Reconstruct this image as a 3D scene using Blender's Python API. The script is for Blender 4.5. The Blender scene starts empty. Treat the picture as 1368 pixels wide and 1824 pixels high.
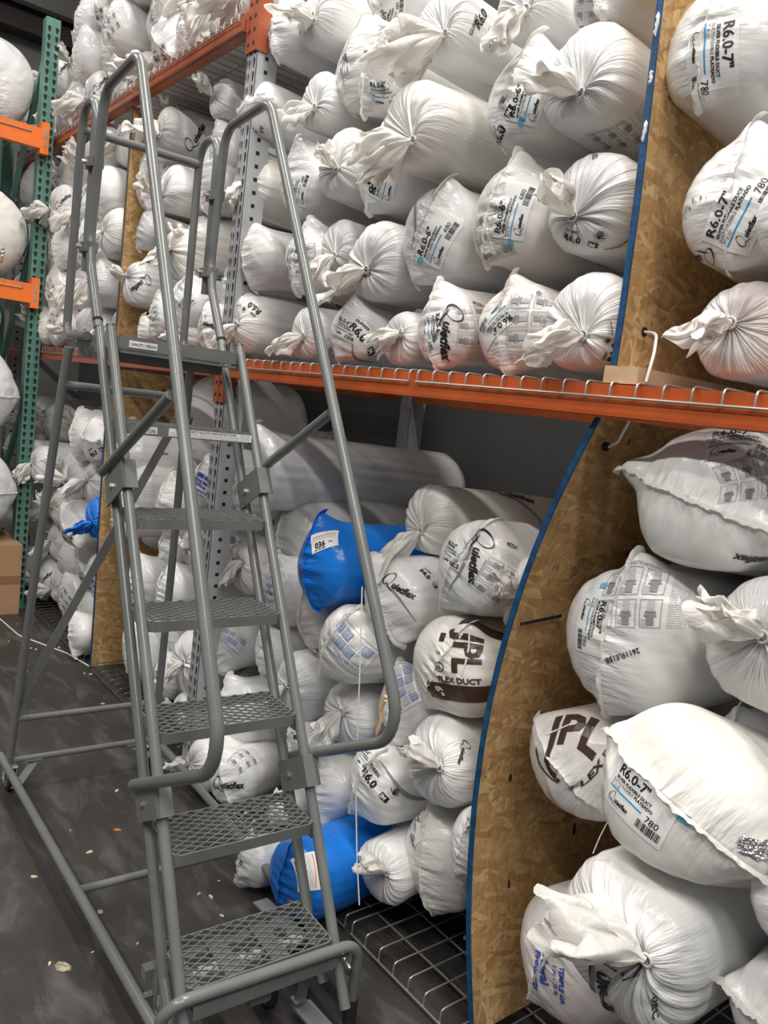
import bpy, bmesh, math, random
import numpy as np
from mathutils import Vector, Matrix
sc = bpy.context.scene
col = sc.collection
R_ = math.radians
PI = math.pi

# ---------------------------------------------------------------- camera
YAW, PITCH, ROLL = -0.8919313, -0.1309875, 0.1233620
FPX = 1409.508
cam_d = bpy.data.cameras.new('camera'); cam = bpy.data.objects.new('camera', cam_d); col.objects.link(cam)
fw = Vector((math.sin(YAW)*math.cos(PITCH), math.cos(YAW)*math.cos(PITCH), math.sin(PITCH)))
rt = Vector((math.cos(YAW), -math.sin(YAW), 0)); up = rt.cross(fw)
r2 = rt*math.cos(ROLL)+up*math.sin(ROLL); u2 = -rt*math.sin(ROLL)+up*math.cos(ROLL)
m = Matrix((r2, u2, -fw)).transposed().to_4x4(); m.translation = (0, -1.50544, 1.66304)
cam.matrix_world = m
cam_d.sensor_fit = 'VERTICAL'; cam_d.sensor_height = 36.0; cam_d.lens = 36.0*FPX/1824.0
cam_d.clip_start = .05; cam_d.clip_end = 60
sc.camera = cam

# ---------------------------------------------------------------- world, lamps, exposure
w = bpy.data.worlds.new('world'); sc.world = w; w.use_nodes = True
w.node_tree.nodes['Background'].inputs[0].default_value = (.80, .82, .84, 1)
w.node_tree.nodes['Background'].inputs[1].default_value = .19
def strip_lamp(name, loc, sx, sy, power, colr=(1, .965, .92)):
    d = bpy.data.lights.new(name, 'AREA'); d.shape = 'RECTANGLE'; d.size = sx; d.size_y = sy
    d.energy = power; d.color = colr
    o = bpy.data.objects.new(name, d); o.location = loc; col.objects.link(o); return o
strip_lamp('ceiling_strip_lamp', (-1.6, -.55, 6.2), 5.0, .30, 285)
strip_lamp('ceiling_strip_lamp', (-1.0, -4.2, 6.2), 8.0, .30, 335)
strip_lamp('ceiling_strip_lamp', (3.0, -2.4, 6.2), 3.5, .30, 190)
strip_lamp('ceiling_strip_lamp', (-6.8, -2.4, 6.2), 2.4, .30, 60)
sc.view_settings.view_transform = 'Standard'; sc.view_settings.look = 'None'
sc.view_settings.gamma = 1; sc.view_settings.use_curve_mapping = False
sc.view_settings.exposure = 0.13

# ---------------------------------------------------------------- materials
def nmat(name):
    m = bpy.data.materials.new(name); m.use_nodes = True
    nt = m.node_tree; b = nt.nodes['Principled BSDF']; return m, nt, b
def N(nt, t, **kw):
    n = nt.nodes.new(t)
    for k, v in kw.items():
        if k.startswith('i_'):
            n.inputs[k[2:].replace('_', ' ')].default_value = v
        else: setattr(n, k, v)
    return n
def ramp(nt, src, stops):
    r = nt.nodes.new('ShaderNodeValToRGB'); e = r.color_ramp.elements
    e[0].position, e[0].color = stops[0][0], (*stops[0][1], 1)
    e[1].position, e[1].color = stops[-1][0], (*stops[-1][1], 1)
    for p, c in stops[1:-1]:
        x = e.new(p); x.color = (*c, 1)
    nt.links.new(src, r.inputs[0]); return r.outputs[0]
def mixc(nt, f, a, b, mode='MIX'):
    n = nt.nodes.new('ShaderNodeMix'); n.data_type = 'RGBA'; n.blend_type = mode
    for s, i in ((f, 0), (a, 6), (b, 7)):
        if isinstance(s, (int, float)): n.inputs[i].default_value = s
        elif isinstance(s, tuple): n.inputs[i].default_value = (*s, 1)
        else: nt.links.new(s, n.inputs[i])
    return n.outputs[2]
def simple(name, c, rough=.5, metal=0., noise=0., nscale=20, bump=0., bscale=60, spec=.5):
    m, nt, b = nmat(name)
    b.inputs['Base Color'].default_value = (*c, 1); b.inputs['Roughness'].default_value = rough
    b.inputs['Metallic'].default_value = metal; b.inputs['Specular IOR Level'].default_value = spec
    tc = N(nt, 'ShaderNodeTexCoord')
    if noise:
        n = N(nt, 'ShaderNodeTexNoise', i_Scale=nscale, i_Detail=5.); nt.links.new(tc.outputs['Object'], n.inputs['Vector'])
        lo = tuple(x*(1-noise) for x in c); hi = tuple(min(1, x*(1+noise)) for x in c)
        nt.links.new(ramp(nt, n.outputs[0], [(.35, lo), (.65, hi)]), b.inputs['Base Color'])
    if bump:
        n = N(nt, 'ShaderNodeTexNoise', i_Scale=bscale, i_Detail=4.); nt.links.new(tc.outputs['Object'], n.inputs['Vector'])
        bp = N(nt, 'ShaderNodeBump', i_Strength=bump, i_Distance=.002); nt.links.new(n.outputs[0], bp.inputs['Height'])
        nt.links.new(bp.outputs[0], b.inputs['Normal'])
    return m
def film(name, c, c2, rough=.23, crease=.75, coil=.5, crump=.65):
    """polythene film over a soft coil: radial creases follow the 'rad' attribute, crumple bump elsewhere"""
    m, nt, b = nmat(name); L = nt.links
    b.inputs['Roughness'].default_value = rough; b.inputs['Specular IOR Level'].default_value = .45
    tc = N(nt, 'ShaderNodeTexCoord'); at = N(nt, 'ShaderNodeAttribute', attribute_name='rad')
    oi = N(nt, 'ShaderNodeObjectInfo')
    off = N(nt, 'ShaderNodeVectorMath', operation='SCALE'); off.inputs[0].default_value = (17, 31, 7); L.new(oi.outputs['Random'], off.inputs['Scale'])
    add = N(nt, 'ShaderNodeVectorMath', operation='ADD'); L.new(tc.outputs['Object'], add.inputs[0]); L.new(off.outputs[0], add.inputs[1])
    n1 = N(nt, 'ShaderNodeTexNoise', i_Scale=4.5, i_Detail=2.); L.new(add.outputs[0], n1.inputs['Vector'])
    L.new(ramp(nt, n1.outputs[0], [(.36, c2), (.56, c)]), b.inputs['Base Color'])
    n2 = N(nt, 'ShaderNodeTexNoise', i_Scale=7., i_Detail=2., i_Roughness=.5); L.new(at.outputs['Vector'], n2.inputs['Vector'])
    st_ = N(nt, 'ShaderNodeVectorMath', operation='MULTIPLY'); st_.inputs[1].default_value = (1.1, .55, 1.); L.new(add.outputs[0], st_.inputs[0])
    n3 = N(nt, 'ShaderNodeTexNoise', i_Scale=8.5, i_Detail=3., i_Roughness=.5, i_Distortion=.9, noise_type='RIDGED_MULTIFRACTAL'); L.new(st_.outputs[0], n3.inputs['Vector'])
    sep = N(nt, 'ShaderNodeAttribute', attribute_name='env')
    mul = N(nt, 'ShaderNodeMath', operation='MULTIPLY'); L.new(n2.outputs[0], mul.inputs[0]); L.new(sep.outputs['Fac'], mul.inputs[1])
    b1 = N(nt, 'ShaderNodeBump', i_Strength=min(1., crease), i_Distance=.012); L.new(mul.outputs[0], b1.inputs['Height'])
    b2 = N(nt, 'ShaderNodeBump', i_Strength=crump, i_Distance=.016); L.new(n3.outputs[0], b2.inputs['Height']); L.new(b1.outputs[0], b2.inputs['Normal'])
    v = N(nt, 'ShaderNodeTexVoronoi', i_Scale=13., feature='DISTANCE_TO_EDGE'); L.new(add.outputs[0], v.inputs['Vector'])
    b3 = N(nt, 'ShaderNodeBump', i_Strength=.25*crump, i_Distance=.004); L.new(v.outputs[0], b3.inputs['Height']); L.new(b2.outputs[0], b3.inputs['Normal'])
    L.new(b3.outputs[0], b.inputs['Normal'])
    return m
def tailfilm(name, c, rough=.35, tr=.35):
    m, nt, b = nmat(name); L = nt.links
    b.inputs['Base Color'].default_value = (*c, 1); b.inputs['Roughness'].default_value = rough
    tc = N(nt, 'ShaderNodeTexCoord')
    v = N(nt, 'ShaderNodeTexNoise', i_Scale=22., i_Detail=3., i_Distortion=1.2); L.new(tc.outputs['Object'], v.inputs['Vector'])
    bp = N(nt, 'ShaderNodeBump', i_Strength=.8, i_Distance=.008); L.new(v.outputs[0], bp.inputs['Height']); L.new(bp.outputs[0], b.inputs['Normal'])
    t = N(nt, 'ShaderNodeBsdfTranslucent'); t.inputs[0].default_value = (*[min(1, x*1.02) for x in c], 1)
    mx = N(nt, 'ShaderNodeMixShader'); mx.inputs[0].default_value = tr
    L.new(b.outputs[0], mx.inputs[1]); L.new(t.outputs[0], mx.inputs[2])
    L.new(mx.outputs[0], nt.nodes['Material Output'].inputs[0]); return m
M = {}
M['film'] = film('white_bag_film', (.80, .79, .77), (.72, .725, .73))
M['film_warm'] = film('cream_bag_film', (.80, .78, .73), (.75, .735, .70))
M['film_pink'] = film('pinkish_bag_film', (.80, .785, .77), (.76, .68, .65))
M['film_grey'] = film('grey_and_shaded_bag_film', (.60, .60, .58), (.46, .46, .45))  # greyed film; on white bags in dim recesses it carries the shade as colour
M['film_blue'] = film('blue_bag_film', (.012, .20, .72), (.010, .16, .62), rough=.28)
M['tail'] = tailfilm('white_tail_film', (.84, .82, .78)); M['tail_blue'] = tailfilm('blue_tail_film', (.012, .20, .72), tr=.2)
M['black'] = simple('black_ink', (.015, .015, .016), .45)
M['blue'] = simple('bright_blue_ink', (.02, .30, .62), .45)
M['navy'] = simple('royal_blue_ink', (.03, .08, .42), .45)
M['faded'] = simple('faded_blue_ink', (.20, .27, .45), .45)
M['grey'] = simple('grey_ink', (.26, .26, .27), .45)
M['lgrey'] = simple('light_grey_ink', (.50, .50, .51), .45)
M['sky'] = simple('pale_blue_sticker', (.15, .45, .60), .45)
M['sticker'] = simple('white_sticker_paper', (.82, .82, .80), .42)
M['brown'] = simple('brown_ink', (.065, .033, .022), .35, bump=.5, bscale=40)
M['white'] = simple('white_ink', (.80, .79, .77), .4)
M['orange'] = simple('orange_sticker', (.85, .22, .06), .5)
M['foil'] = simple('crinkled_silver_foil', (.75, .75, .75), .18, 1., bump=1., bscale=55)
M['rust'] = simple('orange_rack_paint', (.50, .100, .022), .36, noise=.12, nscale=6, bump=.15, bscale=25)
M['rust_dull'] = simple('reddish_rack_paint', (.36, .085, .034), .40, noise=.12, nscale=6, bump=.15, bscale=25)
M['rust_bright'] = simple('bright_orange_rack_paint', (.80, .17, .025), .36, noise=.08, nscale=6)
M['galv'] = simple('grey_rack_paint', (.42, .43, .44), .42, noise=.08, nscale=8)
M['green'] = simple('green_rack_paint', (.085, .21, .165), .42, noise=.12, nscale=7)
M['dark'] = simple('dark_hole', (.012, .012, .012), .8)
M['ladder'] = simple('grey_ladder_enamel', (.165, .175, .169), .24, noise=.07, nscale=9, bump=.08, bscale=120)
M['zinc'] = simple('zinc_bolt', (.62, .62, .60), .3, .9)
M['rubber'] = simple('black_rubber', (.02, .02, .02), .7)
M['caster'] = simple('tan_caster_wheel', (.36, .30, .19), .5, noise=.2)
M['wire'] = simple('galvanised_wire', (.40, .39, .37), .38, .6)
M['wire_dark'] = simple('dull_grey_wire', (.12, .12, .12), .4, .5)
M['bluepaint'] = simple('blue_edge_paint', (.003, .060, .165), .6, noise=.35, nscale=30, bump=.5, bscale=90)
M['pine'] = simple('pine_wood', (.62, .43, .26), .6, noise=.1, nscale=30)
M['card'] = simple('brown_cardboard', (.40, .24, .13), .75, noise=.06, nscale=5)
M['tape'] = simple('brown_parcel_tape', (.27, .15, .08), .3)
M['tie'] = simple('white_nylon_tie', (.75, .74, .72), .35)
M['wall'] = simple('grey_warehouse_wall', (.062, .063, .062), .85, noise=.12, nscale=1.6, bump=.2, bscale=30)
M['wall_light'] = simple('pale_grey_far_wall', (.24, .24, .23), .85, noise=.15, nscale=1.2, bump=.2, bscale=30)
M['ceil'] = simple('grey_roof_deck', (.22, .22, .21), .9, noise=.08, nscale=1.2)
M['girder'] = simple('dark_steel_girder', (.030, .024, .022), .6)
M['chip'] = simple('pale_wood_chip', (.62, .50, .33), .7)
M['crumb'] = simple('grey_tan_crumbs', (.30, .26, .19), .8, noise=.45, nscale=90, bump=.8, bscale=150)
M['leaf'] = simple('orange_leaf', (.70, .25, .05), .6)
def osb_mat():
    m, nt, b = nmat('oriented_strand_board'); L = nt.links
    tc = N(nt, 'ShaderNodeTexCoord'); b.inputs['Roughness'].default_value = .62
    cur = None
    for i, (ang, sx, sy) in enumerate(((12, 15, 75), (-38, 13, 62), (63, 17, 80), (-75, 15, 66))):
        mp = N(nt, 'ShaderNodeMapping'); mp.inputs['Rotation'].default_value = (R_(ang), 0, 0); mp.inputs['Location'].default_value = (i*3.1, i*1.7, i*2.3)
        L.new(tc.outputs['Object'], mp.inputs[0])
        mp2 = N(nt, 'ShaderNodeMapping'); mp2.inputs['Scale'].default_value = (1.5, sy, sx); L.new(mp.outputs[0], mp2.inputs[0])
        dn = N(nt, 'ShaderNodeTexNoise', i_Scale=6., i_Detail=2.); L.new(tc.outputs['Object'], dn.inputs[0])
        ds = N(nt, 'ShaderNodeVectorMath', operation='MULTIPLY_ADD'); ds.inputs[1].default_value = (.6, .9, .9)
        L.new(dn.outputs['Color'], ds.inputs[0]); L.new(mp2.outputs[0], ds.inputs[2])
        v = N(nt, 'ShaderNodeTexVoronoi', i_Scale=1.); L.new(ds.outputs[0], v.inputs['Vector'])
        sp = N(nt, 'ShaderNodeSeparateColor'); L.new(v.outputs['Color'], sp.inputs[0])
        c = ramp(nt, sp.outputs[0], [(0, (.36, .205, .075)), (.35, (.49, .29, .115)), (.7, (.56, .35, .15)), (1, (.70, .49, .25))])
        if cur is None: cur = c
        else:
            st = N(nt, 'ShaderNodeMath', operation='GREATER_THAN'); st.inputs[1].default_value = .52; L.new(sp.outputs[1], st.inputs[0])
            cur = mixc(nt, st.outputs[0], cur, c)
    n = N(nt, 'ShaderNodeTexNoise', i_Scale=2.2, i_Detail=3.); L.new(tc.outputs['Object'], n.inputs[0])
    cur = mixc(nt, ramp(nt, n.outputs[0], [(.35, (0, 0, 0)), (.7, (.45, .45, .45))]), cur, (.48, .29, .115))
    g = N(nt, 'ShaderNodeMapping'); g.inputs['Scale'].default_value = (2, 90, 22); L.new(tc.outputs['Object'], g.inputs[0])
    gn = N(nt, 'ShaderNodeTexNoise', i_Scale=1., i_Detail=4.); L.new(g.outputs[0], gn.inputs[0])
    cur = mixc(nt, .55, cur, ramp(nt, gn.outputs[0], [(.3, (.55, .55, .55)), (.7, (1, 1, 1))]), 'MULTIPLY')
    f = N(nt, 'ShaderNodeMapping'); f.inputs['Scale'].default_value = (3, 30, 13); L.new(tc.outputs['Object'], f.inputs[0])
    fn = N(nt, 'ShaderNodeTexNoise', i_Scale=1., i_Detail=1.); L.new(f.outputs[0], fn.inputs[0])
    cur = mixc(nt, ramp(nt, fn.outputs[0], [(.765, (0, 0, 0)), (.785, (1, 1, 1))]), cur, (.035, .018, .01))
    L.new(cur, b.inputs['Base Color'])
    bp = N(nt, 'ShaderNodeBump', i_Strength=.35, i_Distance=.002); L.new(sp.outputs[0], bp.inputs['Height']); L.new(bp.outputs[0], b.inputs['Normal'])
    return m
M['osb'] = osb_mat()
def floor_mat():
    m, nt, b = nmat('dark_worn_concrete'); L = nt.links
    tc = N(nt, 'ShaderNodeTexCoord')
    n = N(nt, 'ShaderNodeTexNoise', i_Scale=1.3, i_Detail=7., i_Roughness=.62); L.new(tc.outputs['Object'], n.inputs[0])
    base = ramp(nt, n.outputs[0], [(.3, (.021, .0185, .0175)), (.5, (.034, .030, .028)), (.72, (.064, .059, .053))])
    mp = N(nt, 'ShaderNodeMapping'); mp.inputs['Scale'].default_value = (2.2, 7, 1); L.new(tc.outputs['Object'], mp.inputs[0])
    n2 = N(nt, 'ShaderNodeTexNoise', i_Scale=1.6, i_Detail=6., i_Roughness=.6, i_Distortion=.6); L.new(mp.outputs[0], n2.inputs[0])
    c = mixc(nt, ramp(nt, n2.outputs[0], [(.5, (0, 0, 0)), (.75, (.55, .55, .55))]), base, (.14, .13, .115))
    n3 = N(nt, 'ShaderNodeTexNoise', i_Scale=120., i_Detail=2.); L.new(tc.outputs['Object'], n3.inputs[0])
    c = mixc(nt, ramp(nt, n3.outputs[0], [(.70, (0, 0, 0)), (.76, (.5, .5, .5))]), c, (.22, .20, .17))
    L.new(c, b.inputs['Base Color'])
    L.new(ramp(nt, n2.outputs[0], [(.3, (.42, .42, .42)), (.7, (.66, .66, .66))]), b.inputs['Roughness'])
    bp = N(nt, 'ShaderNodeBump', i_Strength=.25, i_Distance=.003); L.new(n2.outputs[0], bp.inputs['Height']); L.new(bp.outputs[0], b.inputs['Normal'])
    return m
M['floor'] = floor_mat()

# ---------------------------------------------------------------- mesh helpers
class MB:
    def __init__(s): s.v = []; s.f = []; s.mi = []
    def add(s, v, f, mi=0):
        o = len(s.v); s.v += [tuple(p) for p in v]; s.f += [tuple(i+o for i in q) for q in f]; s.mi += [mi]*len(f)
    def box(s, c, d, rot=None, mi=0):
        v = []
        for x in (-.5, .5):
            for y in (-.5, .5):
                for z in (-.5, .5):
                    p = Vector((x*d[0], y*d[1], z*d[2]))
                    if rot is not None: p = rot @ p
                    v.append((p.x+c[0], p.y+c[1], p.z+c[2]))
        s.add(v, [(0, 1, 3, 2), (4, 6, 7, 5), (0, 4, 5, 1), (2, 3, 7, 6), (0, 2, 6, 4), (1, 5, 7, 3)], mi)
    def bar(s, a, b, wd, th, side=(0, 0, 1), mi=0):
        a, b = Vector(a), Vector(b); d = (b-a); l = d.length; d.normalize()
        sd = Vector(side); x = d.cross(sd).normalized(); y = x.cross(d)
        s.box((a+b)/2, (l, wd, th), Matrix((d, x, y)).transposed(), mi)
    def tube(s, path, r, seg=14, cap=True, mi=0):
        P = [Vector(p) for p in path]; n = len(P)
        T = [(P[min(i+1, n-1)]-P[max(i-1, 0)]).normalized() for i in range(n)]
        a = Vector((0, 0, 1)) if abs(T[0].z) < .9 else Vector((1, 0, 0))
        u = T[0].cross(a).normalized(); V = []
        for i in range(n):
            u = (u - T[i]*u.dot(T[i])).normalized(); w_ = T[i].cross(u)
            rr = r[i] if isinstance(r, (list, tuple)) else r
            for k in range(seg):
                t = 2*PI*k/seg; V.append(P[i]+u*math.cos(t)*rr+w_*math.sin(t)*rr)
        F = [(i*seg+k, i*seg+(k+1) % seg, (i+1)*seg+(k+1) % seg, (i+1)*seg+k) for i in range(n-1) for k in range(seg)]
        if cap: F += [tuple(range(seg-1, -1, -1)), tuple((n-1)*seg+k for k in range(seg))]
        s.add(V, F, mi)
    def cyl(s, a, b, r, seg=20, mi=0): s.tube([a, b], r, seg, True, mi)
    def build(s, name, mats, parent=None, smooth=True, angle=40, loc=None):
        me = bpy.data.meshes.new(name); me.from_pydata(s.v, [], s.f)
        if not isinstance(mats, (list, tuple)): mats = [mats]
        for m_ in mats: me.materials.append(m_)
        if len(mats) > 1: me.polygons.foreach_set('material_index', s.mi)
        if smooth:
            me.polygons.foreach_set('use_smooth', [True]*len(me.polygons))
            me.set_sharp_from_angle(angle=R_(angle))
        me.update()
        o = bpy.data.objects.new(name, me); col.objects.link(o)
        if parent is not None: o.parent = parent
        if loc is not None: o.location = loc
        return o
def fillet(pts, rads, n=8):
    P = [Vector(p) for p in pts]; out = [P[0]]
    for i in range(1, len(P)-1):
        r = rads[i-1] if isinstance(rads, (list, tuple)) else rads
        a = (P[i-1]-P[i]); b = (P[i+1]-P[i]); la, lb = a.length, b.length; a.normalize(); b.normalize()
        th = a.angle(b); d = min(r/math.tan(th/2), la*.48, lb*.48); 
        A, B = P[i]+a*d, P[i]+b*d
        ctr_dir = (a+b).normalized(); rr = d*math.tan(th/2); C = P[i]+ctr_dir*(rr/math.sin(th/2))
        va, vb = A-C, B-C; ang = va.angle(vb)
        for k in range(n+1):
            t = k/n; out.append(C+(va*math.sin((1-t)*ang)+vb*math.sin(t*ang))/math.sin(ang))
    out.append(P[-1]); return out
def empty(name, loc, rz=0., rx=0.):
    o = bpy.data.objects.new(name, None); o.location = loc; o.rotation_euler = (rx, 0, rz); o.empty_display_size = .1; col.objects.link(o); return o
def tag(o, label, cat, group=None, kind=None):
    o['label'] = label; o['category'] = cat
    if group: o['group'] = group
    if kind: o['kind'] = kind
    return o
def struct(name, mb, mat, **k):
    o = mb.build(name, mat, **k); o['kind'] = 'structure'; return o

# ---------------------------------------------------------------- duct bags
# local frame of a bag: front pole faces -Y, body runs towards +Y, Z up
def profile(R, L, D, kind, ns):
    """(r, y, s) rows from the front pole over the cap, along the body and over the back cap"""
    a = np.linspace(0, PI/2, 60); e = .82 if kind == 'P' else .92
    r = R*np.sin(a)**e; y = D*(1-np.cos(a)**1.05)
    a2 = np.linspace(0, PI/2, 24)[1:]
    yb = np.linspace(D, D+L, 30)[1:]
    rr = np.concatenate([r, np.full(len(yb), R), R*np.cos(a2)**.9]); yy = np.concatenate([y, yb, D+L+D*.75*np.sin(a2)])
    s = np.concatenate([[0], np.cumsum(np.hypot(np.diff(rr), np.diff(yy)))])
    scap = s[59]
    # denser rows near the front
    q = np.concatenate([np.linspace(0, scap*1.15, int(ns*.68)), np.linspace(scap*1.15, s[-1], ns-int(ns*.68)+1)[1:]])
    return np.interp(q, s, rr), np.interp(q, s, yy), q, scap
class Bag:
    pass
def bag_surface(R, L, D, kind, seed, spin=0., kx=0., kz=0., sx=1., sz=1., ns=66, nt=112, ears=1., crease=1.):
    rng = np.random.RandomState(seed)
    r, y, s, scap = profile(R, L, D, kind, ns)
    th = np.arange(nt)/nt*2*PI
    S, T = np.meshgrid(s, th, indexing='ij'); RR = np.repeat(r[:, None], nt, 1); YY = np.repeat(y[:, None], nt, 1)
    tl = T-spin
    # soft dents of the coil inside
    dent = np.zeros_like(S)
    for k in range(7):
        n = rng.randint(1, 5); dent += rng.uniform(.3, 1)*np.cos(n*T+rng.uniform(0, 6.3))*np.cos(S*rng.uniform(4, 13)+rng.uniform(0, 6.3))
    dent *= .050*R*np.clip(RR/R, 0, 1)/1.6
    for k in range(5):
        n = rng.randint(9, 26); w0 = rng.uniform(0, 6.3); c0 = rng.uniform(0, 6.3); dt = (T-c0+PI) % (2*PI)-PI
        dent += .0022*(R/.15)*(np.abs(np.sin(n*.5*T+w0+S*rng.uniform(-9, 9)))-.6)*np.exp(-(dt/rng.uniform(.5, 1.1))**2)*np.clip((S-scap*.45)/.05, 0, 1)
    env = np.zeros_like(S)
    if kind == 'K':
        f = np.zeros_like(S)
        for n in list(rng.randint(7, 15, 4))+list(rng.randint(16, 28, 5)):
            f += rng.uniform(.4, 1)*(np.abs(np.cos(n*.5*tl*1.0+rng.uniform(0, 6.3)+.35*np.sin(S*18+rng.uniform(0, 6))))-.6) if n % 2 == 0 else rng.uniform(.4, 1)*(np.abs(np.sin((n+1)*.5*tl+rng.uniform(0, 6.3)))-.6)
        md = .55+.9*(np.cos(2*tl+rng.uniform(0, 6))*np.cos(S*9+rng.uniform(0, 6))*.5+np.cos(5*tl+rng.uniform(0, 6))*.35); f = f*np.clip(md, .15, 1.6)
        q = S/scap
        env = np.clip(np.exp(-((q-.25)/.55)**2)*np.clip(q/.10, 0, 1), 0, 1)
        RAD = f*env*.0100*crease*(R/.15)
        q1 = np.clip(1-RR/R, 0, 1)**1.7
        X = RR*np.cos(T)*sx+kx*R*q1; Z = RR*np.sin(T)*sz+kz*R*q1
        YY = YY-.020*np.exp(-RR/.016)+.022*np.exp(-(RR/.05)**2)
        nx, nz = np.cos(T), np.sin(T); cap = np.clip(RR/R, 0, 1)**2
        X += (RAD*cap*.9+dent*cap)*nx; Z += (RAD*cap*.9+dent*cap)*nz; YY += -RAD*(1-cap)*.9-dent*(1-cap)
        rad = np.stack([np.cos(tl)*2.3, np.sin(tl)*2.3, S*2.2], -1); shade = np.clip(1-.75*q, .12, 1)
    else:
        # welded end seam along local +-90 deg
        cx = np.cos(tl); cz = np.sin(tl)
        lx, lz = RR*cx, RR*cz
        q = S/scap
        g = np.zeros_like(S)
        for n in range(9): g += rng.uniform(.3, 1)*np.cos(lz*rng.uniform(50, 230)+rng.uniform(0, 6.3)+8*lx)
        env = np.exp(-(lx/.065)**2)*np.clip(1.5-q, 0, 1)
        RAD = g*.0011*env*crease
        ridge = .012*np.exp(-np.abs(lx)/.035)*np.clip(1.35-q, 0, 1)
        pin = np.zeros_like(S)
        for c0 in (PI/2, -PI/2):
            dt = (tl-c0+PI) % (2*PI)-PI
            pin += np.exp(-(dt/.20)**2)*np.exp(-((S-scap*.88)/.045)**2)
        cap = np.clip(RR/R, 0, 1)**2
        push = RAD+dent+pin*.027*ears*(R/.15)
        X = (RR+push*cap)*np.cos(T)*sx; Z = (RR+push*cap)*np.sin(T)*sz
        YY = YY-(RAD+dent)*(1-cap)-ridge*(1-cap*.6)-pin*.018*ears
        rad = np.stack([lx*2.2, lz*9., S*.8], -1); shade = np.clip(.12+.9*np.exp(-(lx/.060)**2), 0, 1)*np.clip(1.6-q, .15, 1)
    Z = np.where(Z < -.80*R*sz, -.80*R*sz+(Z+.80*R*sz)*.55, Z)
    B = Bag(); B.P = np.stack([X, YY, Z], -1); B.s = s; B.R = R; B.scap = scap; B.nt = nt; B.rad = rad; B.shade = shade
    B.spin = spin; B.kx = kx; B.kz = kz; B.D = D; B.kind = kind
    # smooth normals on the grid
    du = np.gradient(B.P, axis=0); dv = (np.roll(B.P, -1, 1)-np.roll(B.P, 1, 1))
    nn = np.cross(du, dv); nn /= np.linalg.norm(nn, axis=-1, keepdims=True)+1e-9
    cen = B.P-np.array([0, D+L/2, 0]);
    if (nn*cen).sum() < 0: nn = -nn
    nn[0] = (0, -1, 0); B.Nn = nn
    return B
def sample(B, s, t, lift):
    """points on the bag at arc length s and angle t"""
    s = np.asarray(s); t = np.asarray(t)
    i = np.clip(np.interp(s, B.s, np.arange(len(B.s))), 0, len(B.s)-1.001); j = (t/(2*PI) % 1)*B.nt
    i0 = i.astype(int); j0 = j.astype(int) % B.nt; fi = (i-i0)[:, None]; fj = (j-np.floor(j))[:, None]; j1 = (j0+1) % B.nt
    def bl(G): return (G[i0, j0]*(1-fi)*(1-fj)+G[i0+1, j0]*fi*(1-fj)+G[i0, j1]*(1-fi)*fj+G[i0+1, j1]*fi*fj)
    n = bl(B.Nn); n /= np.linalg.norm(n, axis=1, keepdims=True)+1e-9
    return bl(B.P)+n*np.asarray(lift)[:, None]
def bag_mesh(B, name, mats):
    ns, nt = B.P.shape[:2]
    me = bpy.data.meshes.new(name); me.vertices.add(ns*nt); me.vertices.foreach_set('co', B.P.reshape(-1).astype(np.float32))
    i = np.arange(ns-1)[:, None]; j = np.arange(nt)[None, :]; j1 = (j+1) % nt
    q = np.stack([i*nt+j, i*nt+j1, (i+1)*nt+j1, (i+1)*nt+j], -1).reshape(-1, 4)
    nf = len(q); back = np.arange(nt)+(ns-1)*nt
    me.loops.add(nf*4+nt*2); me.polygons.add(nf+2)
    li = np.concatenate([q.reshape(-1), back, np.arange(nt)[::-1]])
    me.loops.foreach_set('vertex_index', li.astype(np.int32))
    st = np.concatenate([np.arange(nf)*4, [nf*4, nf*4+nt]]); me.polygons.foreach_set('loop_start', st.astype(np.int32))
    me.update(calc_edges=True); me.validate()
    me.polygons.foreach_set('use_smooth', [True]*len(me.polygons))
    a = me.attributes.new('rad', 'FLOAT_VECTOR', 'POINT'); a.data.foreach_set('vector', B.rad.reshape(-1).astype(np.float32))
    a = me.attributes.new('env', 'FLOAT', 'POINT'); a.data.foreach_set('value', B.shade.reshape(-1).astype(np.float32))
    me.materials.append(mats); return me
def grid_faces(ni, nj, wrap):
    F = []
    for i in range(ni-1):
        for j in range(nj if wrap else nj-1): F.append((i*nj+j, i*nj+(j+1) % nj, (i+1)*nj+(j+1) % nj, (i+1)*nj+j))
    return F
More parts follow.
